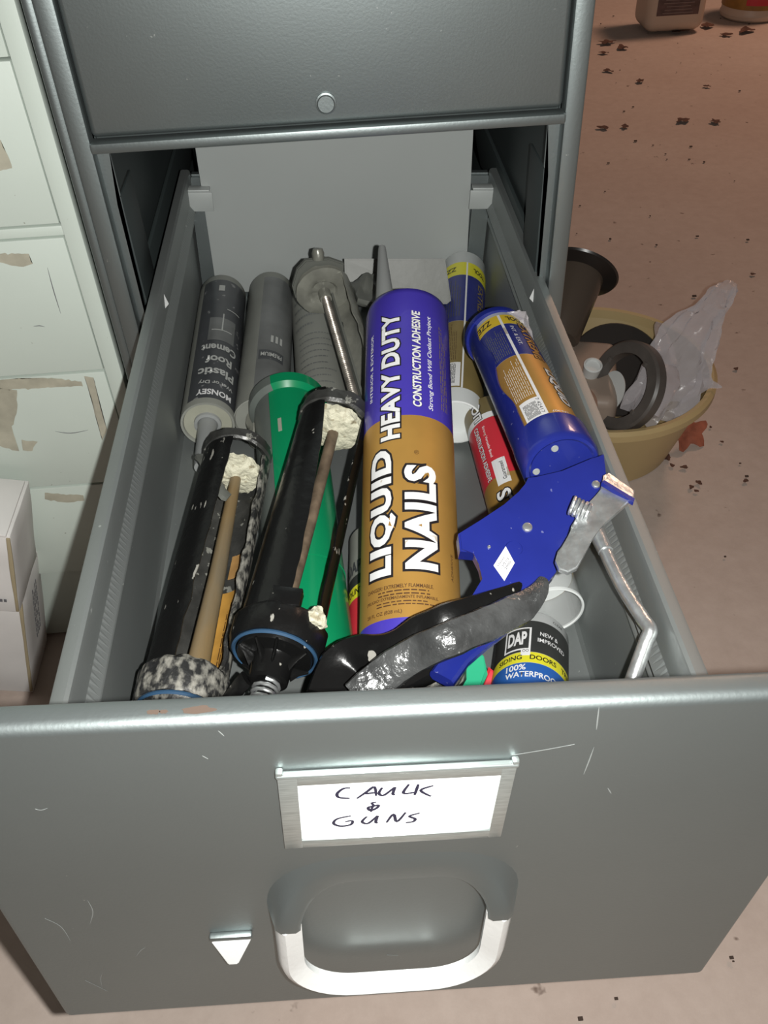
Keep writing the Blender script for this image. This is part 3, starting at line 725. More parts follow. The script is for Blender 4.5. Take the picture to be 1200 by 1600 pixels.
# --- D: red and gold cartridge under the blue gun
D_, L = cartridge('gold adhesive cartridge with red band and clear open end, lying under the blue caulk gun', atz(860, 955, 0.3425), atz(750, 600, 0.3425), 0.0245)
r = 0.0245; r2 = r+0.0001
obj('tube_body', lathe([(r-0.0006, 0.030), (r, 0.030), (r, 0.235), (r-0.002, 0.238), (0.0085, 0.238), (0.0075, 0.245), (0, 0.245)], 64), GOLD2, D_)
obj('gold_label', band(r2, 0.0300, 0.1300), GOLD, D_); obj('red_band', band(r2, 0.1302, 0.2050), RED, D_); obj('white_band', band(r2, 0.2052, 0.2130), WHITE, D_); 
obj('clear_end', lathe([(r-0.0010, 0.030), (r-0.0010, 0.001), (r, 0.0), (r, 0.030)], 64), CLEAR, D_, label='clear empty end of the tube')
obj('end_rim', lathe([(r-0.0012, 0.0016), (r-0.0016, 0.0), (r-0.0010, -0.0008), (r+0.0003, -0.0004), (r+0.0004, 0.0014)], 64), WPLAST, D_)
obj('plunger', lathe([(0, 0.029), (r-0.0014, 0.029), (r-0.0014, 0.034)], 48), WPLAST, D_)
cyltext(D_, 'word_nails', 'NAILS', r2, 0.083, -38, 0.060, 0.0130, WHITE, off=0.03, outline=0.06)
cyltext(D_, 'word_liquid', 'LIQUID', r2, 0.250-0.02, -45, 0.045, 0.010, WHITE, off=0.03, outline=0.06)
obj('sticker', band(r2+0.0001, 0.119, 0.150, -44, -16), WHITE, D_, smooth=False)
cyltext(D_, 'sticker_print', 'Guaranteed', r2+0.0002, 0.134, -26, 0.022, 0.0035, OUTL, off=0.01)
cyltext(D_, 'words_bond', 'Strong Versatile Bond', r2, 0.176, -40, 0.042, 0.0032, WHITE, mode='along_back', off=0.01)
cyltext(D_, 'words_adhesive', 'CONSTRUCTION ADHESIVE', r2, 0.166, -58, 0.070, 0.0050, WHITE, mode='along_back', off=0.02, outline=0.04)
stripes(D_, 'small_print', r2+0.0002, 0.034, 0.050, -20, 70, 3, BROWNINK, 0.4)
cyltext(D_, 'word_premium', 'PREMIUM', r2, 0.060, 20, 0.034, 0.0090, BROWNINK, mode='around', off=0.03)

# --- sealant cartridge front right
S_, L = cartridge('black, yellow and blue sealant cartridge with white end against the drawer front, right', atz(826, 1100, 0.366), atz(834, 975, 0.3445), 0.0245)
r = 0.0245; r2 = r+0.0001
obj('tube_body', lathe([(0, -0.110), (r, -0.108), (r, 0.066), (r-0.0015, 0.0690), (r-0.006, 0.071), (0, 0.071)], 64), WPLAST, S_, MW[S_])
obj('black_label', band(r2, 0.0215, 0.0560), BLKLAB, S_); obj('yellow_band', band(r2, 0.0105, 0.0213), YELLOW, S_); obj('blue_label', band(r2, -0.100, 0.0103), CYANP, S_)
obj('logo_panel', band(r2+0.0002, 0.0235, 0.0480, -50, -8), WHITE, S_, smooth=False)
obj('logo_inset', band(r2+0.0003, 0.0250, 0.0465, -47, -11), BLKLAB, S_, smooth=False)
cyltext(S_, 'logo_letters', 'DAP', r2+0.0004, 0.0358, -29, 0.0130, 0.0145, WHITE, mode='around', off=0.04)
obj('logo_tag', band(r2+0.0002, 0.0175, 0.0265, -22, -8), WHITE, S_, smooth=False)
cyltext(S_, 'logo_tag_mark', 'OO', r2+0.0003, 0.0220, -15, 0.0040, 0.0030, OUTL, mode='around', off=0.0)
cyltext(S_, 'words_new', 'NEW &', r2, 0.0420, 20, 0.0130, 0.0042, WHITE, mode='around', off=0.01)
cyltext(S_, 'words_improved', 'IMPROVED', r2, 0.0350, 26, 0.0210, 0.0042, WHITE, mode='around', off=0.01)
cyltext(S_, 'words_use', 'SIDING   DOORS   TRIM', r2, 0.0158, 6, 0.0560, 0.0048, OUTL, mode='around', off=0.02)
cyltext(S_, 'words_percent', '100%', r2, 0.0055, -28, 0.0130, 0.0058, WHITE, mode='around', off=0.02)
cyltext(S_, 'word_waterproof', 'WATERPROOF', r2, -0.0015, -2, 0.0360, 0.0055, WHITE, mode='around', off=0.02)
cyltext(S_, 'word_clear', 'CLEAR', r2-0.0001, 0.0605, 35, 0.0085, 0.0026, OUTL, mode='around', off=0.0)

# --- J: roof cement cartridge, far left
J, L = cartridge('charcoal roof cement cartridge with cream end, leftmost along the drawer side', atz(325, 660, 0.3435), atz(349, 460, 0.3425), 0.0245)
r = 0.0245; r2 = r+0.0001
obj('tube_body', lathe([(0.0, -0.001), (r-0.003, -0.001), (r-0.0024, -0.0035), (r-0.0005, -0.0035), (r, -0.001), (r, L-0.004), (r-0.0012, L), (r-0.004, L+0.001), (0, L+0.001)], 64), PALE, J)
obj('charcoal_label', band(r2, 0.004, 0.2200, -42, 118), GREYLAB, J); 
obj('pale_label_side', band(r2, 0.004, 0.2200, -130, -42.5), PALE, J)
obj('end_disc', lathe([(0, -0.0016), (r-0.0032, -0.0016), (r-0.0030, -0.0012)], 48), CREAM, J, label='cream end disc')
obj('nozzle_collar', lathe([(0.0125, -0.001), (0.0120, -0.0042), (0.0095, -0.0050), (0.0085, -0.0038), (0.0085, 0)], 36), NOZ, J)
obj('nozzle', lathe([(0.0090, -0.003), (0.0082, -0.010), (0.0068, -0.0620), (0.0060, -0.070), (0, -0.070)], 28), NOZ, J, MW[J] @ M.Rotation(math.radians(4), 4, 'X'))
cj = lambda nm, s, t0, ph, wd, ht, o=0.02: cyltext(J, nm, s, r2, t0, ph-24, wd, ht, WHITE if 'brand' in nm else CGREYT, mode='around_inv', off=o)
CGREYT = mat('grey_white_print', (0.42, 0.43, 0.41), 0.5)
cj('brand_word', 'MONSEY', 0.0130, 42, 0.034, 0.0085, 0.03)
cj('words_wet', 'Wet or Dry', 0.0290, 44, 0.034, 0.0070)
cj('words_plastic', 'Plastic', 0.0455, 42, 0.036, 0.0125, 0.03)
cj('words_roof', 'Roof', 0.0660, 44, 0.026, 0.0125, 0.03)
cj('words_cement', 'Cement', 0.0865, 42, 0.036, 0.0125, 0.03)
b = join([band(r2+0.0003, 0.1180, 0.1195, -5, 42), band(r2+0.0003, 0.1195, 0.150, 17, 20), band(r2+0.0003, 0.160, 0.1615, 25, 60), band(r2+0.0003, 0.196, 0.2075, 0, 14)])
obj('label_drawing', b, CGREYT, J, smooth=False, kind='stuff')
obj('grey_panel', band(r2+0.0002, 0.100, 0.142, -12, 50), GREYLAB2, J)

# --- K: second rear tube
K, L = cartridge('washed-out grey premium cartridge with crushed foil end, second from left at the rear', atz(408, 655, 0.3435), atz(425, 455, 0.3425), 0.0245)
obj('tube_body', lathe([(0, 0.0), (r-0.0015, 0.0), (r-0.0008, -0.0025), (r, -0.0020), (r, L-0.004), (r-0.0012, L), (0, L+0.001)], 64), PALE, K)
obj('grey_label', band(r2, 0.006, 0.222, -14, 100), GREYLAB2, K); 
obj('dark_strip', band(r2+0.00015, 0.062, 0.078, -10, 48), GREYLAB, K)
cyltext(K, 'word_premium', 'PREMIUM', r2+0.0002, 0.070, 19, 0.021, 0.0065, CGREYT, mode='around_inv', off=0.02)
cyltext(K, 'word_pro', 'III', r2+0.0002, 0.098, 28, 0.012, 0.012, CGREYT, mode='around_inv', off=0.02)
b = lathe([(0.013, -0.001), (0.0125, -0.010), (0.0095, -0.018), (0.0105, -0.028), (0.004, -0.034), (0, -0.034)], 24); lump(b, 0.004, 90, 2.0)
obj('crushed_foil', b, CGREY, K, label='crumpled grey foil at the tip')

# --- L: pale tube behind the threaded rod
Lt, L = cartridge('pale grey tube with lines of small print, lying behind the threaded rod', atz(508, 655, 0.3420), atz(490, 470, 0.3420), 0.0245)
obj('tube_body', lathe([(0, 0.0), (r-0.001, 0.0), (r, 0.001), (r, L), (0, L+0.001)], 56), PALE, Lt)
stripes(Lt, 'small_print', r2+0.0001, 0.02, 0.115, -50, 40, 9, GREYLAB2, 0.16)
stripes(Lt, 'small_print', r2+0.0001, 0.12, 0.19, -60, 10, 4, GREYLAB2, 0.2)

# --- F: red cartridge between black gun and big tube
F_, L = cartridge('slim white, yellow and red sealant cartridge wedged beside the big blue and gold one', atz(594, 1015, 0.3400), atz(590, 800, 0.3400), 0.0225)
r = 0.0225; r2 = r+0.0001
obj('tube_body', lathe([(0, -0.02), (r, -0.02), (r, 0.105), (r-0.006, 0.112), (0.009, 0.118), (0.004, 0.150), (0, 0.150)], 56), PALE, F_)
obj('red_label', band(r2, -0.018, 0.0345), RED, F_); obj('yellow_band', band(r2, 0.0347, 0.0470), YELLOW, F_); obj('black_label', band(r2, 0.0472, 0.0570), BLKLAB, F_); obj('white_label', band(r2, 0.0572, 0.082), PALE, F_)
cyltext(F_, 'word_country', 'COUNTRY', r2, 0.0408, -48, 0.026, 0.0058, OUTL, mode='around', off=0.02)
cyltext(F_, 'logo_letters', 'DAP', r2+0.0001, 0.0655, -56, 0.017, 0.0120, GREYLAB, mode='around', off=0.04)

# --- clamshell pack at the back
p0, p1, p2, p3 = atz(538, 404, 0.415), atz(696, 404, 0.415), atz(706, 475, 0.375), atz(540, 478, 0.375)
b = plate([p0, p1, p2, p3], (p1-p0).cross(p0-p3), 0.012, 0.002)
pk = thing('plastic_pack', 'flat cloudy grey plastic pack with crumpled film, behind the big cartridge', 'plastic pack', M.Translation((p2+p3)/2))
obj('pack_tray', b, CLAM, pk, I4, smooth=False)
pts = [atz(x, y, z) for x, y, z in ((545, 440, .418), (575, 428, .424), (600, 426, .416), (605, 455, .410), (590, 474, .412), (560, 466, .420))]
b = plate(pts, (0, -0.5, 1), 0.006); lump(b, 0.006, 60, 3, sub=3); obj('crumpled_film', b, CLAM, pk, I4)

# ================================================================== CAULK GUNS
def pipe(a, c, r, n=16): return sweep([V(a), V(c)], r, n)
def cyl_between(a, c, r, n=20): return sweep([V(a), V(c)], r, n)
# --- I: grey smeared gun at the back
NI, FI = atz(556, 628, 0.392), atz(506, 455, 0.415)
mt, L = frame(NI, FI)
gi = thing('caulk_gun', 'grey smeared caulk gun with round end plate and threaded rod, at the rear', 'caulk gun', mt)
b = lathe([(0.0, 0.0), (0.011, 0.0), (0.013, -0.002), (0.019, -0.0025), (0.0262, 0.0), (0.0262, 0.004), (0.0, 0.004)], 48); lump(b, 0.0012, 90, 1); obj('end_plate', b, CGREY, gi, MW[gi] @ M.Translation((0, 0, L)))
b = plate([MW[gi] @ V(q) for q in ((-0.029, 0.004, L+0.006), (-0.024, 0.022, L+0.006), (-0.016, 0.031, L+0.006), (0.006, 0.031, L+0.006), (0.02, 0.024, L+0.006), (0.02, -0.01, L+0.006), (-0.026, -0.01, L+0.006))], MW[gi].to_3x3() @ V((0, 0, -1)), 0.004, 0.001); obj('backing_plate', b, CLAM, gi, I4)
obj('knob', lathe([(0, 0.0), (0.0052, 0.0), (0.0058, 0.006), (0.0045, 0.010), (0, 0.011)], 20), CGREY, gi, MW[gi] @ M.Translation((-0.004, 0.031, L+0.006)) @ M.Rotation(math.radians(-65), 4, 'X'))
nrd = int((L+0.002)/0.0004)
b = sweep([V((0, 0, t*0.0004)) for t in range(nrd)], [(0.0036+0.0006*math.sin(i*PI/3), 0.0036+0.0006*math.sin(i*PI/3)) for i in range(nrd)], 12)
obj('threaded_rod', b, ROD, gi)
obj('rod_collar', lathe([(0.0036, L-0.012), (0.0055, L-0.012), (0.0060, L-0.002), (0.0036, L)], 20), CGREY, gi)
obj('barrel', lump(shell(0.0252, 0.0264, 0.004, L, 38, 150, 26, 10, jag=9, seed=3), 0.0005, 90), CGREY, gi)
obj('rail', shell(0.0060, 0.0080, 0.0, L-0.006, 75, 120, 20, 3, jag=6, seed=5), CLAM, gi)

# --- E: green gun
NE, FE = atz(484, 1000, 0.350), atz(450, 632, 0.362)
mt, L = frame(NE, FE); re = 0.0300
ge = thing('caulk_gun', 'green caulk gun with round cap, lying under the larger black gun', 'caulk gun', mt)
obj('barrel', shell(re-0.0016, re, -0.035, L, -33, 112, 12, 24), GREEN, ge)
obj('barrel_floor', shell(re-0.0030, re-0.0016, -0.035, L*0.985, -34, 90, 8, 18), GREEN, ge)
obj('shaded_side', shell(re-0.0016, re, 0.0, L, -115, -33.6, 12, 14), SHELLG, ge, label='left side of the green barrel, coloured grey for its shade')  # barrel and cap are green throughout; the left side's greyed shade is painted
obj('end_cap', lathe([(re, -0.004), (re+0.0045, 0.0), (re+0.0048, 0.011), (re+0.003, 0.0135), (0.012, 0.0150), (0, 0.0150)], 48, -24, 150), GREEN, ge, MW[ge] @ M.Translation((0, 0, L-0.010)))
obj('shaded_cap_side', lathe([(re, -0.004), (re+0.0045, 0.0), (re+0.0048, 0.011), (re+0.003, 0.0135), (0.012, 0.0150), (0, 0.0150)], 24, -130, -24), SHELLG, ge, MW[ge] @ M.Translation((0, 0, L-0.010)), label='left side of the green cap, coloured grey for its shade')
obj('joint_ring', shell(re, re+0.0005, 0.0525, 0.0537, -33, 100, 1, 24), GREEN, ge)
obj('slot', shell(re, re+0.0004, 0.190, 0.206, -20, -14, 6, 3), CREAM, ge, label='pale slot in the barrel')

# --- H: larger black gun, H frame
def black_gun(label, N, F, ro, strips, pist_t, pist_r, rodr, rodmat, rod0, rod1, collar, extra):
    mt, L = frame(N, F); g = thing('caulk_gun', label, 'caulk gun', mt)
    return g, L
NH, FH = atz(430, 1020, 0.402), atz(524, 655, 0.424)
mt, L = frame(NH, FH); rh = 0.0262
gh = thing('caulk_gun', 'black caulk gun with caulk-caked piston and blue-ringed collar, beside the big cartridge', 'caulk gun', mt)
obj('barrel', shell(rh-0.0012, rh, 0.004, L+0.008, -80, 14, 30, 14, jag=3, seed=1, edge=lambda s: (0, -28*s*s - 20*max(0, s-0.8))), BLACK, gh)
obj('side_strip', shell(rh-0.0012, rh, 0.006, L, 62, 112, 26, 7, jag=3, seed=2), BLACK, gh)
b = lathe([(rh-0.004, 0.0), (rh-0.001, -0.0018), (rh+0.0012, 0.0), (rh+0.0012, 0.010), (rh-0.003, 0.010)], 48, -95, 120); lump(b, 0.0012, 110, 5); obj('front_ring', b, DGREY, gh, MW[gh] @ M.Translation((0, 0, L-0.006)))
pt = L-0.012
b = lathe([(0, -0.0035), (0.008, -0.003), (0.015, -0.002), (0.0205, 0.0), (0.0212, 0.005), (0, 0.006)], 48); lump(b, 0.0018, 140, 1.5, sub=1); obj('piston', b, CREAMC, gh, MW[gh] @ M.Translation((0.001, 0, pt)), label='piston caked with cream caulk')
obj('plunger_rod', sweep([V((0, 0.002, -0.01)), V((0.001, 0, L*0.5)), V((0.001, 0, pt))], 0.0042, 16), RUST, gh)
b = lathe([(rh-0.002, 0.012), (rh-0.002, 0.0), (rh+0.0018, -0.001), (rh+0.0030, 0.004), (rh+0.0030, 0.016), (rh+0.0012, 0.019), (rh-0.002, 0.018)], 56); lump(b, 0.0012, 120, 2); obj('collar', b, BLACKM, gh)
obj('seal_ring', lathe([(rh-0.0020, -0.0018), (rh-0.0008, -0.0028), (rh+0.0004, -0.0018), (rh+0.0002, -0.0006)], 56), ORING, gh, label='blue seal ring')
b = lathe([(rh-0.0024, -0.001), (rh-0.0035, -0.004), (0.0135, -0.0055), (0.0125, -0.0075), (0.0120, -0.020), (0.0100, -0.0215), (0.0045, -0.0215), (0.0045, -0.030), (0, -0.030)], 48)
obj('end_plate', b, BLACK, gh)
bs = []
for a in (-62, -22, 10, 62, 120, 180, 240):
    ra = math.radians(a); d = V((math.sin(ra), math.cos(ra), 0)); q = sweep([d*0.0115+V((0, 0, -0.008)), d*0.0175+V((0, 0, -0.0060)), d*0.0235+V((0, 0, -0.004))], [(0.0012, 0.0070), (0.0011, 0.0028), (0.0009, 0.0010)], 8, up=(0, 0, -1)); bs.append(q)
obj('end_plate_rib', join(bs), BLACK, gh)
obj('spring', sweep([V((0.0075*math.sin(i*0.6), 0.0075*math.cos(i*0.6), -0.022-0.0036*i*0.6/(2*PI))) for i in range(60)], 0.0012, 8), ZINC, gh, label='bright coil spring')
hp = [atz(505, 1100, 0.405), atz(540, 1060, 0.412), atz(600, 1035, 0.425), atz(690, 985, 0.440), atz(745, 942, 0.452)]
obj('caulk_lump', lump(lathe([(0, 0.0), (0.005, 0.001), (0.0075, 0.006), (0.004, 0.012), (0, 0.013)], 20), 0.0035, 160, 3, sub=1), CREAMC, gh, MW[gh] @ M.Translation((0.0225, 0.0165, 0.011)), label='lump of dried white caulk')
obj('clip_block', B((0.0035, 0.0235, 0.024), (0.019, 0.008, 0.013), 0.001), BLACK, gh)
hl = [atz(345, 1100, 0.375), atz(380, 1088, 0.388), atz(430, 1080, 0.390)]
obj('trigger_arm', sweep(smoothpath([atz(350, 1105, 0.378), atz(372, 1075, 0.392), atz(385, 1060, 0.398)], 5), (0.006, 0.003), 10, up=(0, 0, 1)), BLACKM, gh, I4)

# --- G: left black gun
NG, FG = atz(292, 1055, 0.3705), atz(370, 722, 0.382)
mt, L = frame(NG, FG); rg = 0.0262
gg = thing('caulk_gun', 'black caulk gun with crusted collar and amber label inside, along the left drawer side', 'caulk gun', mt)
obj('barrel_floor', shell(rg-0.0030, rg-0.0018, -0.018, L-0.004, 96, 262, 20, 14), DGREY, gg)
obj('barrel', shell(rg-0.0012, rg, -0.018, L+0.004, -92, -8, 30, 12, jag=4, seed=11, edge=lambda s: (0, 8*s)), BLACKM, gg)
obj('edge_strip', shell(rg-0.0025, rg+0.0005, -0.012, L-0.002, 66, 98, 40, 5, jag=10, seed=13), CRUST, gg)
b = lathe([(rg-0.004, 0.0), (rg-0.001, -0.0018), (rg+0.0008, 0.0), (rg+0.0008, 0.008), (rg-0.003, 0.008)], 48, -140, 110); lump(b, 0.0012, 110, 8); obj('front_ring', b, DGREY, gg, MW[gg] @ M.Translation((0, 0, L+0.002)))
pt = L-0.016
b = lathe([(0, -0.0040), (0.006, -0.004), (0.013, -0.002), (0.0185, 0.0), (0.0195, 0.005), (0, 0.006)], 48); lump(b, 0.0022, 150, 6.5, sub=1); obj('piston', b, CREAMC, gg, MW[gg] @ M.Translation((0.001, 0, pt)), label='piston caked with cream caulk')
obj('plunger_rod', sweep([V((0.007, 0.004, -0.020)), V((0.0055, 0.002, L*0.4)), V((0.002, 0, pt))], [(0.0085, 0.0060), (0.0062, 0.0050), (0.0042, 0.0042)], 18), TANROD, gg)

obj('amber_label', shell(0.0222, 0.0226, -0.018, 0.0830, 100, 166, 4, 10), YELLOW2 if False else mat('amber_label_print', (0.42, 0.22, 0.045), 0.45, var=0.2, vscale=60), gg, label='amber printed label strip')
obj('amber_label_top', shell(0.0222, 0.0226, 0.0960, 0.1180, 100, 160, 4, 10), mat('dull_amber_print', (0.36, 0.20, 0.07), 0.5, var=0.2, vscale=60), gg)
stripes(gg, 'label_print', 0.0220, -0.012, 0.078, 106, 146, 7, BROWNINK, 0.4, around=False)
CGM = MW[gg] @ M.Translation((0, 0, -0.027))
b = lathe([(rg-0.002, 0.016), (rg-0.002, 0.0), (rg+0.0018, -0.001), (rg+0.0032, 0.004), (rg+0.0032, 0.020), (rg+0.0008, 0.024), (rg-0.002, 0.022)], 64); lump(b, 0.0018, 110, 3); obj('collar', b, CRUST, gg, CGM, label='collar crusted with dried caulk')
obj('seal_ring', lathe([(rg-0.0020, -0.0018), (rg-0.0008, -0.0028), (rg+0.0004, -0.0018), (rg+0.0002, -0.0006)], 56), ORING, gg, CGM, label='blue seal ring')
obj('end_plate', lump(lathe([(rg-0.0024, -0.001), (rg-0.004, -0.004), (0.012, -0.005), (0.0085, -0.010), (0.0085, -0.018), (0, -0.018)], 48), 0.0008, 100, 2), CRUST, gg, CGM)
obj('film_scrap', lump(sweep(smoothpath([atz(313, 712, 0.385), atz(328, 735, 0.392), atz(342, 762, 0.395), atz(358, 778, 0.390)], 5), (0.0045, 0.0015), 8, up=(0, 0, 1)), 0.002, 120, 2), CLAM, gg, I4, label='shiny scrap of plastic film')

# --- C gun: blue
mt, L = frame(NC, FC)
gb = thing('caulk_gun', 'blue caulk gun with bright thumb lever and bent rod, on the right', 'caulk gun', mt)
rb = 0.0262
obj('barrel', shell(rb-0.0014, rb, -0.010, L+0.008, -190, -58, 40, 18, edge=lambda s: (0, 12*math.sin(s*7.5)**2-6+14*max(0, 1-s*6))), BGUN, gb)
obj('front_ring', lathe([(rb-0.004, 0.0), (rb+0.0004, 0.0), (rb+0.0010, 0.002), (rb+0.0010, 0.006), (rb-0.001, 0.007), (rb-0.004, 0.006)], 56), BGUN, gb, MW[gb] @ M.Translation((-0.0018, -0.0008, L-0.001)))
CT = -0.026
b = lathe([(0, CT), (rb-0.005, CT), (rb-0.0035, CT-0.0012), (rb-0.0015, CT-0.0008), (rb-0.0004, CT+0.001), (rb+0.0004, CT+0.004), (rb+0.0004, 0.001), (rb-0.0010, 0.002), (rb-0.002, -0.001), (0, -0.001)], 64)
cap = obj('end_cap', b, BGUN, gb, auto=30)
def cappix(px, py):      # point of the cap's flat face behind a pixel
    I = MW[gb].inverted(); o = I @ CP; v = I.to_3x3() @ ray(px, py); return o+v*((CT-o.z)/v.z)
for px, py in ((867, 701), (838, 737)):
    q = cappix(px, py)
    obj('rivet_hole', lathe([(0, -0.0004), (0.0022, -0.0004), (0.0026, 0.0003)], 20), PANEL, cap, MW[gb] @ M.Translation((q.x, q.y, CT-0.0002)))
# body channel: broad plate running down to the grip
PZ = lambda x, y: 0.474 - 0.00012*(y-740)
BODY = [(826, 745), (813, 770), (790, 790), (752, 812), (716, 833), (719, 860), (742, 862), (751, 880), (757, 905), (742, 930), (710, 962), (745, 965), (800, 950), (838, 930), (868, 895), (905, 830), (948, 742), (944, 708), (925, 716), (880, 738)]
bp3 = [atz(x, y, PZ(x, y)) for x, y in BODY]
nb = (bp3[3]-bp3[16]).cross(bp3[12]-bp3[16]); nb = nb if nb.z > 0 else -nb; nb.normalize()
body = obj('body_plate', plate(bp3, nb, 0.011, 0.0012), BGUN, gb, I4, auto=40)
def onbody(x, y, up_=0.0006): return atz(x, y, PZ(x, y))+nb*up_
def pin(x, y, r, m, nm, par=body):
    q = onbody(x, y, 0); fr = M.Translation(q) @ nb.to_track_quat('Z', 'Y').to_matrix().to_4x4()
    obj(nm, lathe([(r*1.25, -0.0003), (r*1.1, 0.0009), (r*0.6, 0.0014), (0, 0.0012)], 20), m, par, fr)
pin(824, 824, 0.0026, ZINC, 'rivet'); pin(764, 855, 0.0009, ZINC, 'rivet'); pin(931, 757, 0.0022, ZINC, 'rivet')
q = onbody(803, 857, 0); fr = M.Translation(q) @ nb.to_track_quat('Z', 'Y').to_matrix().to_4x4()
obj('punch_mark', lathe([(0.0048, -0.0002), (0.0050, 0.0003), (0.0053, -0.0002)], 28), BGUN, body, fr)
st = [onbody(x, y, 0.0004) for x, y in ((790, 854), (804, 880), (788, 908), (771, 884))]
obj('sticker', plate(st, nb, 0.0003), WHITE, body, I4, smooth=False, label='small white diamond sticker')
u1 = (onbody(797, 868)-onbody(779, 896)).normalized(); u2 = nb.cross(u1); cst = onbody(788, 881, 0.0007)
obj('sticker_print', join([text_on(lambda x, y, k=k: cst+u1*x+u2*(y+k), s, wd, 0.0016, 0.0) for s, wd, k in (('Heavy', 0.007, 0.0022), ('~10 oz', 0.009, 0.0), ('2000', 0.006, -0.0022))]), INK, body, I4, smooth=False, recalc=False)
# zinc thumb release lever
LZ = 0.480
LV = [(958, 742), (990, 768), (984, 782), (950, 812), (938, 822), (925, 842), (912, 868), (902, 886), (888, 893), (874, 888), (868, 874), (872, 860), (890, 838), (893, 820), (906, 800), (930, 775), (944, 758)]
lp = [atz(x, y, LZ+0.0006*(x-930)*0.1) for x, y in LV]
obj('thumb_lever', plate(lp, (0, 0, 1), 0.0030, 0.0009), ZINC, gb, I4, auto=40, label='bright zinc thumb release lever')
fl_ = [atz(x, y, LZ+0.004) for x, y in ((944, 742), (952, 737), (992, 765), (990, 776), (980, 778), (942, 752))]
obj('lever_flange', lump(plate(fl_, (0, 0, 1), 0.006, 0.0008), 0.0006, 200), ZINC, gb, I4)
fs = [atz(x, y, LZ+0.0046) for x, y in ((940, 753), (944, 750), (992, 779), (990, 784))]
obj('lever_edge', plate(fs, (0, 0, 1), 0.003), BGUN, gb, I4)
sc, se = atz(893, 789, 0.482), atz(921, 803, 0.480); sd = (se-sc); sl_ = sd.length; sd.normalize(); s1 = sd.orthogonal().normalized(); s2 = sd.cross(s1)
obj('lever_spring', sweep([sc+sd*(sl_*i/48)+s1*(0.0052*math.cos(i*0.62))+s2*(0.0052*math.sin(i*0.62)) for i in range(49)], 0.0011, 8), ZINC, gb, I4, label='small bright coil spring')
# plunger rod with its bent end
r0, r1, r2_, r3 = atd(926, 818, 0.545), atd(968, 908, 0.515), atd(1016, 985, 0.488), atd(980, 1085, 0.482)
rp_ = smoothpath([r0+(r0-r1)*0.3, r0, r1, r1+(r2_-r1)*0.8], 5)[:-1]+smoothpath([r1+(r2_-r1)*0.82, r2_+V((0, 0, 0)), r2_+(r3-r2_)*0.16], 6)+smoothpath([r2_+(r3-r2_)*0.3, r3], 4)
obj('plunger_rod', sweep(rp_, 0.0041, 18), ZINC, gb, I4, label='shiny steel rod with bent end')
obj('rod_collar', sweep([r0+(r1-r0)*0.12, r0+(r1-r0)*0.5], [(0.0056, 0.0052), (0.0050, 0.0046)], 14), ZINC, gb, I4)
# grip: glossy dark channel
gp = [(848, 908), (838, 928), (810, 951), (760, 975), (700, 1000), (650, 1022), (600, 1055), (560, 1092)]
gw = [(0.0030, 0.004), (0.0062, 0.005), (0.0090, 0.006), (0.0098, 0.0065), (0.0098, 0.0065), (0.0098, 0.0065), (0.0105, 0.0065), (0.0110, 0.0065)]
pp = smoothpath([atz(x, y, 0.4560-0.00022*(x < 700)*(700-x)) for x, y in gp], 5)
ws = [];
for i in range(len(gp)-1):
    for j in range(5): t = j/5; ws.append((gw[i][0]*(1-t)+gw[i+1][0]*t, gw[i][1]*(1-t)+gw[i+1][1]*t))
ws.append(gw[-1])
obj('grip', lump(sweep(pp, ws, 18, up=-ray(700, 1000).normalized(), flat=0.6), 0.0006, 90, 2), GLOSSH, gb, I4, label='glossy dark grey grip')
tp = [(842, 905), (800, 925), (745, 948), (700, 968), (655, 990), (610, 1012), (560, 1018), (530, 1040), (508, 1090)]
tw = [(0.0025, 0.003), (0.0050, 0.005), (0.0070, 0.005), (0.0095, 0.005), (0.0100, 0.005), (0.0085, 0.005), (0.0100, 0.005), (0.0120, 0.005), (0.0110, 0.005)]
pp = smoothpath([atz(x, y, 0.4490-0.00022*(x < 700)*(700-x)) for x, y in tp], 5); ws = []
for i in range(len(tp)-1):
    for j in range(5): t = j/5; ws.append((tw[i][0]*(1-t)+tw[i+1][0]*t, tw[i][1]*(1-t)+tw[i+1][1]*t))
ws.append(tw[-1])
obj('trigger', lump(sweep(pp, ws, 18, up=-ray(700, 1000).normalized(), flat=0.6), 0.0008, 80, 7), BLACK, gb, I4, label='black trigger blade above the grip')
tp = [(778, 978), (748, 1000), (715, 1028), (690, 1062)]
obj('lower_channel', sweep([atz(x, y, 0.415) for x, y in tp], (0.0078, 0.004), 14, up=(0, 0, 1), flat=0.8), BGUN, gb, I4)
tp = [(700, 1020), (670, 1040), (625, 1065), (570, 1095)]
obj('lower_grip', lump(sweep(smoothpath([atz(x, y, 0.405) for x, y in tp], 5), (0.0095, 0.006), 16, up=(0, 0, 1), flat=0.5), 0.0015, 70, 4), BLACKM, gb, I4)
# crumpled film at the tube's far end, between tube and wall
pts = [atz(x, y, z) for x, y, z in ((790, 486, .455), (812, 482, .458), (824, 497, .452), (838, 540, .448), (852, 575, .448), (842, 572, .440), (822, 520, .446))]
b = plate(pts, (0, -0.4, 1), 0.001); lump(b, 0.005, 110, 3, sub=3)
f_ = obj('plastic_film', b, CLEARB, gb, I4, label='crumpled clear film beside the tube')

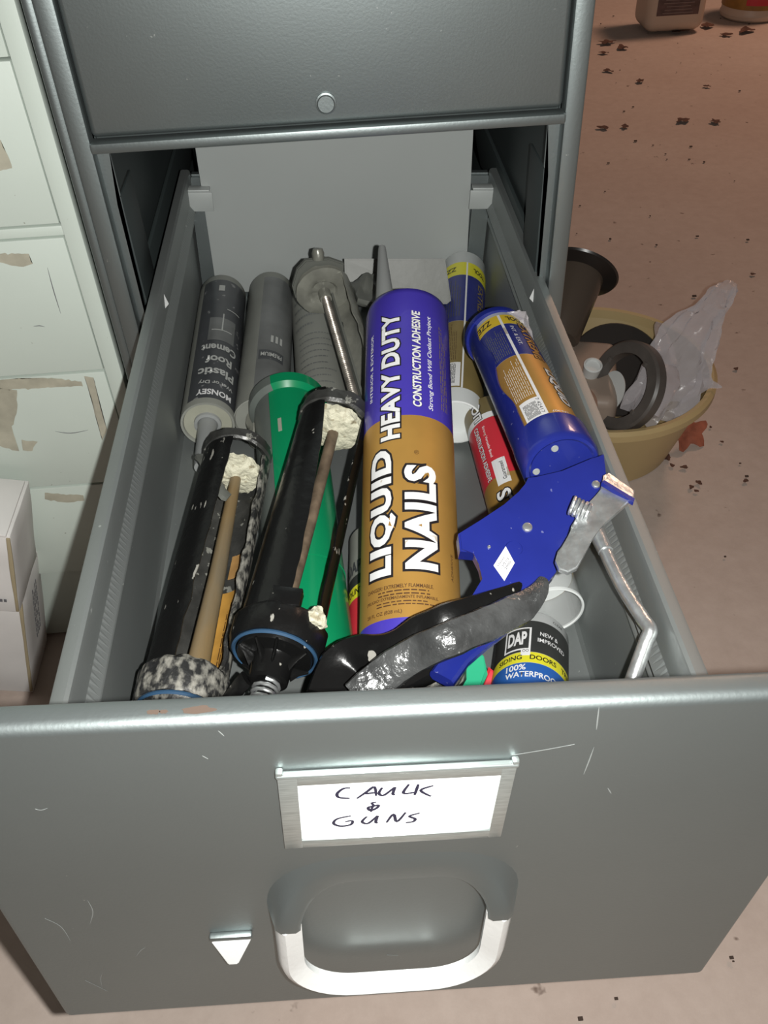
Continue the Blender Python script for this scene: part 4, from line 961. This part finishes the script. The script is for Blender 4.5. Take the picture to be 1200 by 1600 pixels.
# --- small things by the drawer front
a, c = atz(708, 1085, 0.372), atz(752, 1022, 0.395)
b = plate([atz(700, 1078, .372), atz(722, 1048, .382), atz(750, 1018, .395), atz(758, 1024, .395), atz(763, 1050, .385), atz(750, 1078, .372), atz(730, 1110, .36), atz(700, 1110, .36)], (0, -0.2, 1), 0.010, 0.002)
obj('nozzle_cap', b, GREENT, None, I4, cat='nozzle cap', label='pale green pointed plastic cap near the drawer front')
b = plate([atz(764, 1040, .365), atz(776, 1050, .365), atz(776, 1110, .345), atz(745, 1110, .345), atz(752, 1078, .352)], (0, -0.2, 1), 0.012, 0.002)
obj('red_wrapper', b, RED, None, I4, cat='wrapper', label='scrap of red wrapper beside the pale green cap')
b = lathe([(0, 0.0), (0.010, 0.0), (0.0125, 0.004), (0.0135, 0.020), (0.010, 0.030), (0, 0.032)], 32); lump(b, 0.003, 90, 9, sub=1)
fr, _ = frame(atz(672, 1085, 0.372), atz(706, 1030, 0.392))
obj('dried_caulk_plug', b, CRUST, None, fr, cat='caulk plug', label='grey crusted plug of dried caulk under the grip')

# ================================================================== BEYOND THE DRAWER ON THE RIGHT
def gthing(name, label, cat, loc, rot=None, group=None):
    mt = GM @ M.Translation(loc)
    if rot: mt = mt @ rot
    return thing(name, label, cat, mt, group)
RX = lambda a: M.Rotation(math.radians(a), 4, 'X'); RY = lambda a: M.Rotation(math.radians(a), 4, 'Y'); RZ = lambda a: M.Rotation(math.radians(a), 4, 'Z')
bas = gthing('wash_basin', 'round yellow plastic basin full of odds and ends on the floor beside the cabinet', 'basin', (0.350, 0.353, FL))
obj('basin_wall', lathe([(0, 0.003), (0.112, 0.003), (0.116, 0.006), (0.150, 0.112), (0.153, 0.112), (0.119, 0.0), (0, 0.0)], 72), BASIN, bas)
obj('basin_rim', lathe([(0.148, 0.108), (0.150, 0.121), (0.156, 0.122), (0.161, 0.118), (0.161, 0.109), (0.157, 0.107), (0.156, 0.116), (0.152, 0.108)], 72), BASIN, bas)
HB = FL
pc = GM @ gat(903, 428, HB+0.200); vd = ray(903, 428).normalized()
ax = vd*0.30+(-cd_*0.95+cr_*0.30).normalized()*0.95; ax.normalize()
PM = M.Translation(pc) @ ax.to_track_quat('Z', 'Y').to_matrix().to_4x4()
pt = thing('plastic_pot', 'smoked brown plastic pot with wide black rim, tallest thing in the basin', 'pot', PM @ M.Translation((0, 0, -0.11)))
obj('pot_wall', lathe([(0, -0.110), (0.027, -0.110), (0.030, -0.106), (0.038, -0.004), (0.0365, -0.004), (0.027, -0.104), (0, -0.104)], 48), SMOKE, pt, PM)
obj('pot_rim', lathe([(0.037, -0.006), (0.056, 0.0), (0.058, 0.003), (0.036, 0.004), (0, 0.004)], 56), mat('black_plastic', (0.022, 0.018, 0.016), 0.3), pt, PM)
ld = gthing('pot_lid', 'flat dark grey disc leaning inside the basin behind the ring', 'lid', (0.400, 0.415, HB+0.066), RX(38))
obj('lid_disc', lathe([(0, 0.0), (0.070, 0.0), (0.073, 0.003), (0.071, 0.005), (0, 0.006)], 56), mat('black_lid_plastic', (0.030, 0.027, 0.025), 0.35), ld)
ld = gthing('small_disc', 'dark disc half hidden behind the cabinet edge, beside the pot', 'lid', (0.262, 0.400, HB+0.10), RX(50))
obj('disc', lathe([(0, 0.0), (0.046, 0.0), (0.047, 0.003), (0, 0.005)], 48), DKPL, ld)
jg = gthing('plastic_jug', 'grey-brown plastic jug with white screw cap lying in the basin', 'jug', (0.305, 0.330, HB+0.02), RZ(-14) @ RX(0))
obj('jug_body', lump(B((0, 0, 0.060), (0.125, 0.150, 0.115), 0.014, seg=4), 0.001, 20), JUGC, jg)
obj('screw_cap', lathe([(0.011, -0.010), (0.0125, 0.008), (0.0105, 0.009), (0.0098, 0.005), (0, 0.0045)], 32), WPLAST, jg, GM @ M.Translation(gat(925, 576, HB+0.150)) @ RX(20), label='white screw cap')
bw = gthing('plastic_pot', 'brown rounded plastic pot at the near side of the basin', 'pot', (0.262, 0.235, HB+0.02))
obj('pot_wall', lathe([(0, 0), (0.045, 0), (0.052, 0.02), (0.056, 0.10), (0.052, 0.132), (0.030, 0.142), (0, 0.144)], 48), BROWNP, bw)
def facing(px, py, h, ang, mx, my):
    """frame at a pixel's point, its axis turned away from the line of sight by ang towards (mx, my)"""
    c = GM @ gat(px, py, HB+h); vd = ray(px, py).normalized()
    n = (-vd)*math.cos(math.radians(ang)) + (cr_*mx+cd_*my).normalized()*math.sin(math.radians(ang)); n.normalize()
    return M.Translation(c) @ n.to_track_quat('Z', 'Y').to_matrix().to_4x4()
rg_ = thing('retaining_ring', 'thick dark ring standing on edge in the basin', 'ring', facing(970, 602, 0.150, 50, -0.96, -0.25))
obj('ring', lathe([(0.043, 0.0), (0.057, 0.0), (0.060, -0.003), (0.060, -0.016), (0.057, -0.019), (0.046, -0.019), (0.043, -0.015), (0.043, 0.0)], 64), DKPL, rg_)
bs = []
for a in (20, 110, 200, 290): ra = math.radians(a); bs.append(B((0.0440*math.sin(ra), 0.0440*math.cos(ra), -0.001), (0.006, 0.006, 0.005), 0.001))
obj('ring_lug', join(bs), DKPL, rg_)
wd_ = thing('white_disc', 'white plastic disc seen through the dark ring', 'disc', facing(956, 612, 0.125, 62, -0.96, -0.25))
obj('disc', lathe([(0, 0.0), (0.027, 0.0), (0.028, 0.002), (0, 0.003)], 40), WPLAST, wd_)
# clear bag
def bag():
    t = gthing('plastic_bag', 'crumpled clear plastic bag rising out of the basin', 'plastic bag', (0.42, 0.33, HB+0.06))
    b = bmesh.new(); n = 36; rings = []
    ctr = [(gat(1018, 640, HB+0.11), 0.034), (gat(1040, 610, HB+0.13), 0.046), (gat(1058, 570, HB+0.155), 0.042), (gat(1078, 530, HB+0.180), 0.036), (gat(1100, 495, HB+0.20), 0.026), (gat(1122, 465, HB+0.215), 0.016), (gat(1140, 440, HB+0.225), 0.009)]
    k = 0
    for i in range(len(ctr)-1):
        for j in range(5):
            s = j/5; c = ctr[i][0].lerp(ctr[i+1][0], s); rr = ctr[i][1]*(1-s)+ctr[i+1][1]*s
            ring = []
            for q in range(n):
                a = 2*PI*q/n; f = 1+0.42*NZ.noise(V((math.cos(a)*2.2, math.sin(a)*2.2, k*0.10)))+0.18*math.sin(a*7+k*0.3)
                ring.append(b.verts.new(c+V((math.cos(a)*rr*f, 0.55*math.sin(a)*rr*f, 0.35*math.sin(a)*rr*f))))
            rings.append(ring); k += 1
    for i in range(len(rings)-1):
        for q in range(n): b.faces.new((rings[i][q], rings[i][(q+1) % n], rings[i+1][(q+1) % n], rings[i+1][q]))
    lump(b, 0.006, 45, 3)
    obj('bag_film', b, CLEARB, t, GM, auto=28)
    b = sweep(smoothpath([gat(x, y, HB+h) for x, y, h in ((1030, 505, .16), (1042, 560, .16), (1040, 610, .15), (1025, 650, .13))], 6), [(0.004+0.014*math.sin(PI*min(1, (i+1)/18)), 0.003) for i in range(19)], 14, up=(0.2, -0.7, 0.7)); lump(b, 0.003, 60, 6)
    obj('bag_fold', b, CLEARB, t, GM)
    b = sweep(smoothpath([gat(x, y, HB+h) for x, y, h in ((1075, 600, .13), (1100, 598, .13), (1128, 605, .125))], 5), [(0.001+0.006*math.sin(PI*i/10), 0.001) for i in range(11)], 10, up=(0, -0.5, 0.8))
    obj('bag_corner', b, CLEARB, t, GM)
bag()
# far jug and tub
jf = gthing('plastic_jug', 'square off-white plastic jug with faded label far back on the floor', 'jug', (1.085, 2.36, FL))
obj('jug_body', B((0, 0, 0.14), (0.185, 0.15, 0.27), 0.03, seg=5), MILK, jf)
obj('jug_label', B((0, -0.0755, 0.15), (0.13, 0.002, 0.19), 0.0005), mat('faded_brown_label', (0.12, 0.075, 0.07), 0.6, var=0.3, vscale=40), jf)
obj('label_lines', join([B((0, -0.0770, 0.062+0.009*i), (0.095-0.01*(i % 3), 0.0006, 0.0022)) for i in range(5)]), mat('faded_line_print', (0.26, 0.19, 0.17), 0.7), jf)
obj('jug_neck', lathe([(0.045, 0.27), (0.028, 0.30), (0.028, 0.33), (0, 0.33)], 32), MILK, jf)
tb_ = gthing('plastic_tub', 'round tub with red and gold label far back on the floor, right of the jug', 'tub', (1.385, 2.44, FL))
obj('tub_body', lathe([(0, 0), (0.088, 0), (0.096, 0.006), (0.098, 0.016), (0.095, 0.022), (0.098, 0.20), (0, 0.20)], 56), MILK, tb_)
obj('tub_label', band(0.0972, 0.036, 0.18), mat('brown_gold_print', (0.27, 0.14, 0.03), 0.5, var=0.3, vscale=25), tb_)
obj('red_patch', band(0.0980, 0.050, 0.15, 150, 215), RED, tb_, smooth=False)

# ---- leaves and grit
def leafshape(size, seed, lobes=5, deep=0.35):
    b = bmesh.new(); n = lobes*6; pts = []
    for i in range(n):
        a = 2*PI*i/n; rr = size*(1-deep*(0.5-0.5*math.cos(a*lobes)))*(1+0.35*NZ.noise(V((math.cos(a)*2, math.sin(a)*2, seed))))
        pts.append(b.verts.new((rr*math.cos(a), rr*math.sin(a)*0.7, 0.0)))
    c = b.verts.new((0, 0, 0.0)); 
    for i in range(n): b.faces.new((c, pts[i], pts[(i+1) % n]))
    bmesh.ops.subdivide_edges(b, edges=b.edges[:], cuts=1)
    for v in b.verts: v.co.z = size*0.16*(0.5+NZ.noise(v.co*(1.6/size)+V((seed, 0, 0))))+size*0.06
    r = bmesh.ops.extrude_face_region(b, geom=b.faces[:])
    for v in [g for g in r['geom'] if isinstance(g, bmesh.types.BMVert)]: v.co.z += 0.0006
    return b
def leaf(px, py, size, seed, m, label, group=None, lobes=5, rot=0.0, tilt=0.0, lift=0.0015):
    p = gat(px, py, FL); mt = GM @ M.Translation((p.x, p.y, FL+lift)) @ M.Rotation(rot, 4, 'Z') @ M.Rotation(tilt, 4, 'X')
    return obj('dry_leaf', leafshape(size, seed, lobes), m, None, mt, label=label, cat='leaf', group=group)
leaf(1072, 688, 0.034, 2.2, LEAFR, 'red-brown dry leaf standing against the yellow basin', rot=0.5, tilt=0.7, lift=0.012)
ld_ = [((1060, 50), 0.050, 'dark curled leaf just in front of the off-white jug'), ((1105, 42), 0.040, 'dark dry leaf between the jug and the tub'), ((1135, 56), 0.030, 'small dark leaf below the gap between jug and tub'), ((1165, 50), 0.048, 'dark dry leaf in front of the red-labelled tub'),
       ((1185, 32), 0.030, 'dark leaf tight against the foot of the tub'), ((948, 68), 0.040, 'dark leaf beside the cabinet edge, farthest back'), ((972, 76), 0.034, 'dark leaf lying right of the farthest cabinet-side leaf'), ((943, 84), 0.022, 'small twig-like leaf beside the cabinet edge'),
       ((1000, 128), 0.022, 'small brown leaf alone on the floor below the jug'), ((950, 112), 0.024, 'faint curled leaf by the cabinet, below the upper leaves'), ((1067, 190), 0.030, 'frayed dark leaf right of centre on the open floor'), ((1118, 192), 0.025, 'thin dark leaf right of the frayed one'),
       ((942, 201), 0.024, 'thin dark leaf near the cabinet edge, left of its pair'), ((976, 199), 0.020, 'thin curled leaf near the cabinet edge, right of its pair'), ((1104, 136), 0.016, 'tiny brown leaf on the floor in front of the tub')]
for i, ((x, y), s, lb) in enumerate(ld_): leaf(x, y, s*0.72, i*1.7, LEAFD, lb, lobes=3+i % 3, rot=i*1.3)
for i, (x, y, s) in enumerate(((1176, 429, 0.006), (1042, 716, 0.008), (1050, 728, 0.005), (1069, 731, 0.006), (1080, 762, 0.005), (1092, 755, 0.006), (1088, 768, 0.004), (1150, 577, 0.005), (1110, 668, 0.003), (1128, 691, 0.0035), (1165, 752, 0.005))):
    leaf(x, y, s, i*2.1, LEAFD, 'tiny dark leaf crumb on the concrete near the basin', 'leaf crumbs', lobes=3, rot=i, lift=0.0005)
bs = []
for i in range(170):
    x, y = random.uniform(0.30, 1.6), random.uniform(-0.3, 2.6)
    if math.hypot(x-0.35, y-0.353) < 0.17: continue
    s = random.uniform(0.0012, 0.004); bs.append(B((x, y, FL+s*0.3), (s*random.uniform(0.7, 2), s, s*0.6)))
for i in range(60):
    s = random.uniform(0.0012, 0.003); bs.append(B((random.uniform(-0.3, 0.6), random.uniform(-0.5, -0.2), FL+s*0.3), (s*1.4, s, s*0.6)))
obj('grit', join(bs), GRIT, None, GM, smooth=False, label='dark grit scattered over the concrete floor', cat='grit', kind='stuff')
